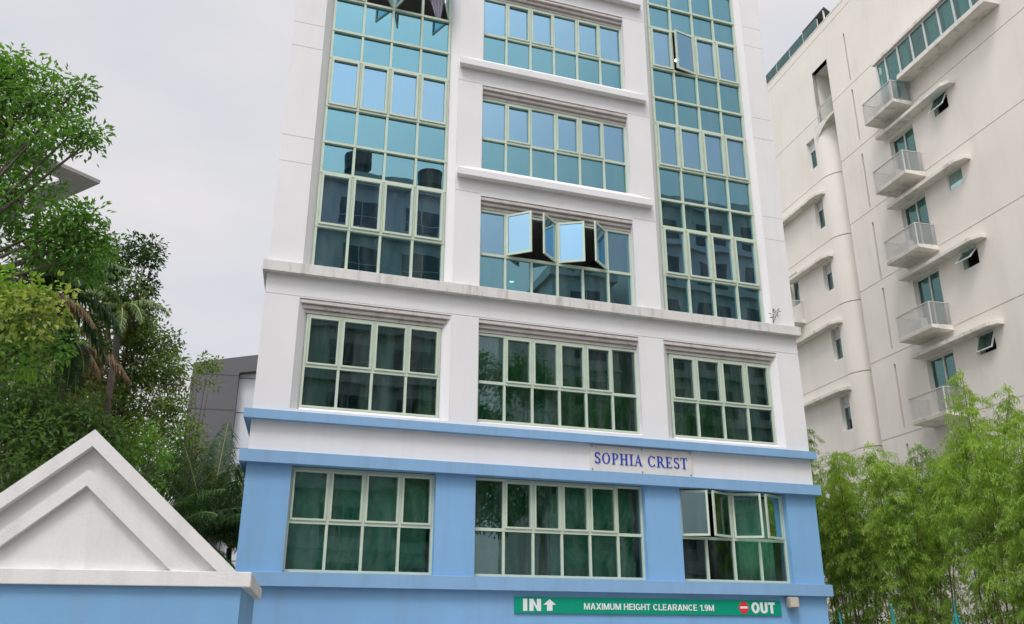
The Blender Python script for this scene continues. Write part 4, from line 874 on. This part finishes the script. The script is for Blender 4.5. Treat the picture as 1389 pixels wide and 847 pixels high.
for i, (lb, u, D, H, n, lf) in enumerate(BC): bamboo_clump(lb, u, D, H, n, 100 + i, lf, dens=1.0)
# low boundary wall and hedge behind the bamboo
h = MB(); h.box(-36, -8, -.1, .1, 0, 2.45); h.box(-36, -8, -.14, .14, 2.45, 2.55); o = h.build('boundary_wall', M['concrete']); o.location = RN * 17.6; o.rotation_euler = (0, 0, RRZ); tag(o, 'low grey concrete boundary wall behind the bamboo', 'wall')
def hedge(name, label, u0, u1, D, z0, z1, seed):
    r = random.Random(seed); V, Fc = [], []; base = RN * D - RE * ((u0 + u1) / 2)
    for k in range(int(9000 * abs(u1 - u0) / 10)):
        p = RE * r.uniform(-abs(u1 - u0) / 2, abs(u1 - u0) / 2) + RN * r.uniform(-.4, .4) + Vector((0, 0, z0 + (z1 - z0) * r.random() ** .7)); leaf_faces(V, Fc, p, rvec(r).normalized(), Vector((0, 0, 1)), .1, .05)
    o = link(name, mesh_from(name, V, Fc), M['leaf_d']); o.location = base; return tag(o, label, 'hedge')
hedge('hedge', 'dark green hedge behind the bamboo stems at the bottom right', 11, 30, 16.9, .2, 3.0, 4)
# teal garden obelisk and posts
b = at_px(1300, 847, 15.5)
t = thing('garden_obelisk', 'teal metal spike with splayed legs among the bamboo, bottom right', 'obelisk', (b.x, b.y, 0), R(20))
zt = 2.5 + .031 * 15.5 + .02
for i in range(4):
    a = R(45 + 90 * i); h = MB(); h.tube([(math.cos(a) * .95, math.sin(a) * .95, 0), (0, 0, zt - .2)], .018, 6); h.build('leg', M['teal'], t)
h = MB(); h.tube([(0, 0, zt - .3), (0, 0, zt)], [.02, .008], 6); h.build('spike', M['teal'], t)
for px, py, dd, lb, zt_ in ((1214, 823, 15.5, 'leaning teal metal post among the bamboo stems', 2.93), (1142, 832, 19, 'short teal post near the blue corner behind the bamboo', 2.9)):
    b = at_px(px, 847, dd); o = None; h = MB(); h.tube([(.12, 0, 0), (0, 0, zt_ - .05), (-.03, 0, zt_)], [.028, .022, .008], 7); o = h.build('metal_post', M['teal']); o.location = (b.x, b.y, 0); tag(o, lb, 'post')

# ================================================================== ACROSS THE ROAD (seen mirrored in the glass)
def opp_block(label, u0, u1, H, w0=-32, depth=12, tanks=(), seed=0, name='apartment_building'):
    r = random.Random(seed); c = SF((u0 + u1) / 2, w0 - 18 * 0, 0); t = thing(name, label, 'building', c, RZ, 'buildings across the road mirrored in the glass'); W2 = (u1 - u0) / 2
    h = MB(); h.box(-W2, W2, -depth, 0, 0, H); h.build('wall', M['opp_white'], t)
    h = MB(); h.box(-W2 - .25, W2 + .25, -depth, .45, H, H + .7); h.build('cornice', M['opp_white'], t)
    z = H - 2.7; nw = max(1, int((u1 - u0) / 3.6))
    while z > 3:
        for i in range(nw):
            x = -W2 + (i + .5) * (u1 - u0) / nw; f = MB(); f.box(x - 1.15, x + 1.15, .0, .06, z, z + 1.7); f.box(x - .03, x + .03, .06, .09, z, z + 1.7, 1); f.box(x - 1.15, x + 1.15, .06, .09, z + .55, z + .6, 1); f.build('window', [M['opp_glass'], M['opp_white']], t)
        f = MB(); f.box(-W2, W2, 0, .5, z - .75, z - .6); f.build('ledge', M['opp_white'], t); z -= 3.2
    for x, d_, s_, hh in tanks:
        f = MB(); n = 12; f.prism([(x + s_ * math.cos(6.283 * i / n), -3 + s_ * math.sin(6.283 * i / n)) for i in range(n)], H + .7, H + .7 + hh * .65); f.prism([(x + s_ * 1.5 * math.cos(6.283 * i / n), -3 + s_ * 1.5 * math.sin(6.283 * i / n)) for i in range(n)], H + .7 + hh * .65, H + .7 + hh); f.build('roof_vent', M['opp_dark'], t)
    return t
opp_block('dark-windowed block across the road mirrored in the left-hand glass bay', 1.0, 12.9, 29.4, tanks=((.0, 0, .52, 3.3), (5.0, 0, .55, 2.9)), seed=1)
opp_block('lower block across the road mirrored in the middle windows', 21.0, 25.6, 26.0, w0=-34, seed=2)
opp_block('tall block across the road mirrored in the right-hand glass bay', 26.5, 42, 31.8, seed=3)
def opp_tree(label, u, w_, H, seed, s=1.):
    r = random.Random(seed); c = SF(u, w_, 0); bs = []
    for k in range(11):
        v = rvec(r); bs.append((c + Vector((v.x * 3.6 * s, v.y * 3.2 * s, H * .68 + v.z * H * .25)), r.uniform(1.1, 1.9) * s, .75))
    tree('rain_tree', label, 'tree', c, bs, 'leaf_a', .24, 4.6, 'street trees across the road', .3, seed=seed, clump=.6, per=30)
opp_tree('street tree mirrored in the second-floor left window', 12.4, -27, 17.6, 51)
opp_tree('street tree mirrored in the second-floor middle window', 17.0, -27, 18.2, 52)
opp_tree('street tree mirrored in the first-floor middle window', 22.0, -28, 16.6, 53)
opp_tree('street tree mirrored in the right-hand lower windows', 28.0, -27.5, 15.8, 54)
opp_tree('street tree mirrored at the edge of the right-hand lower windows', 34.5, -28, 14.0, 55)
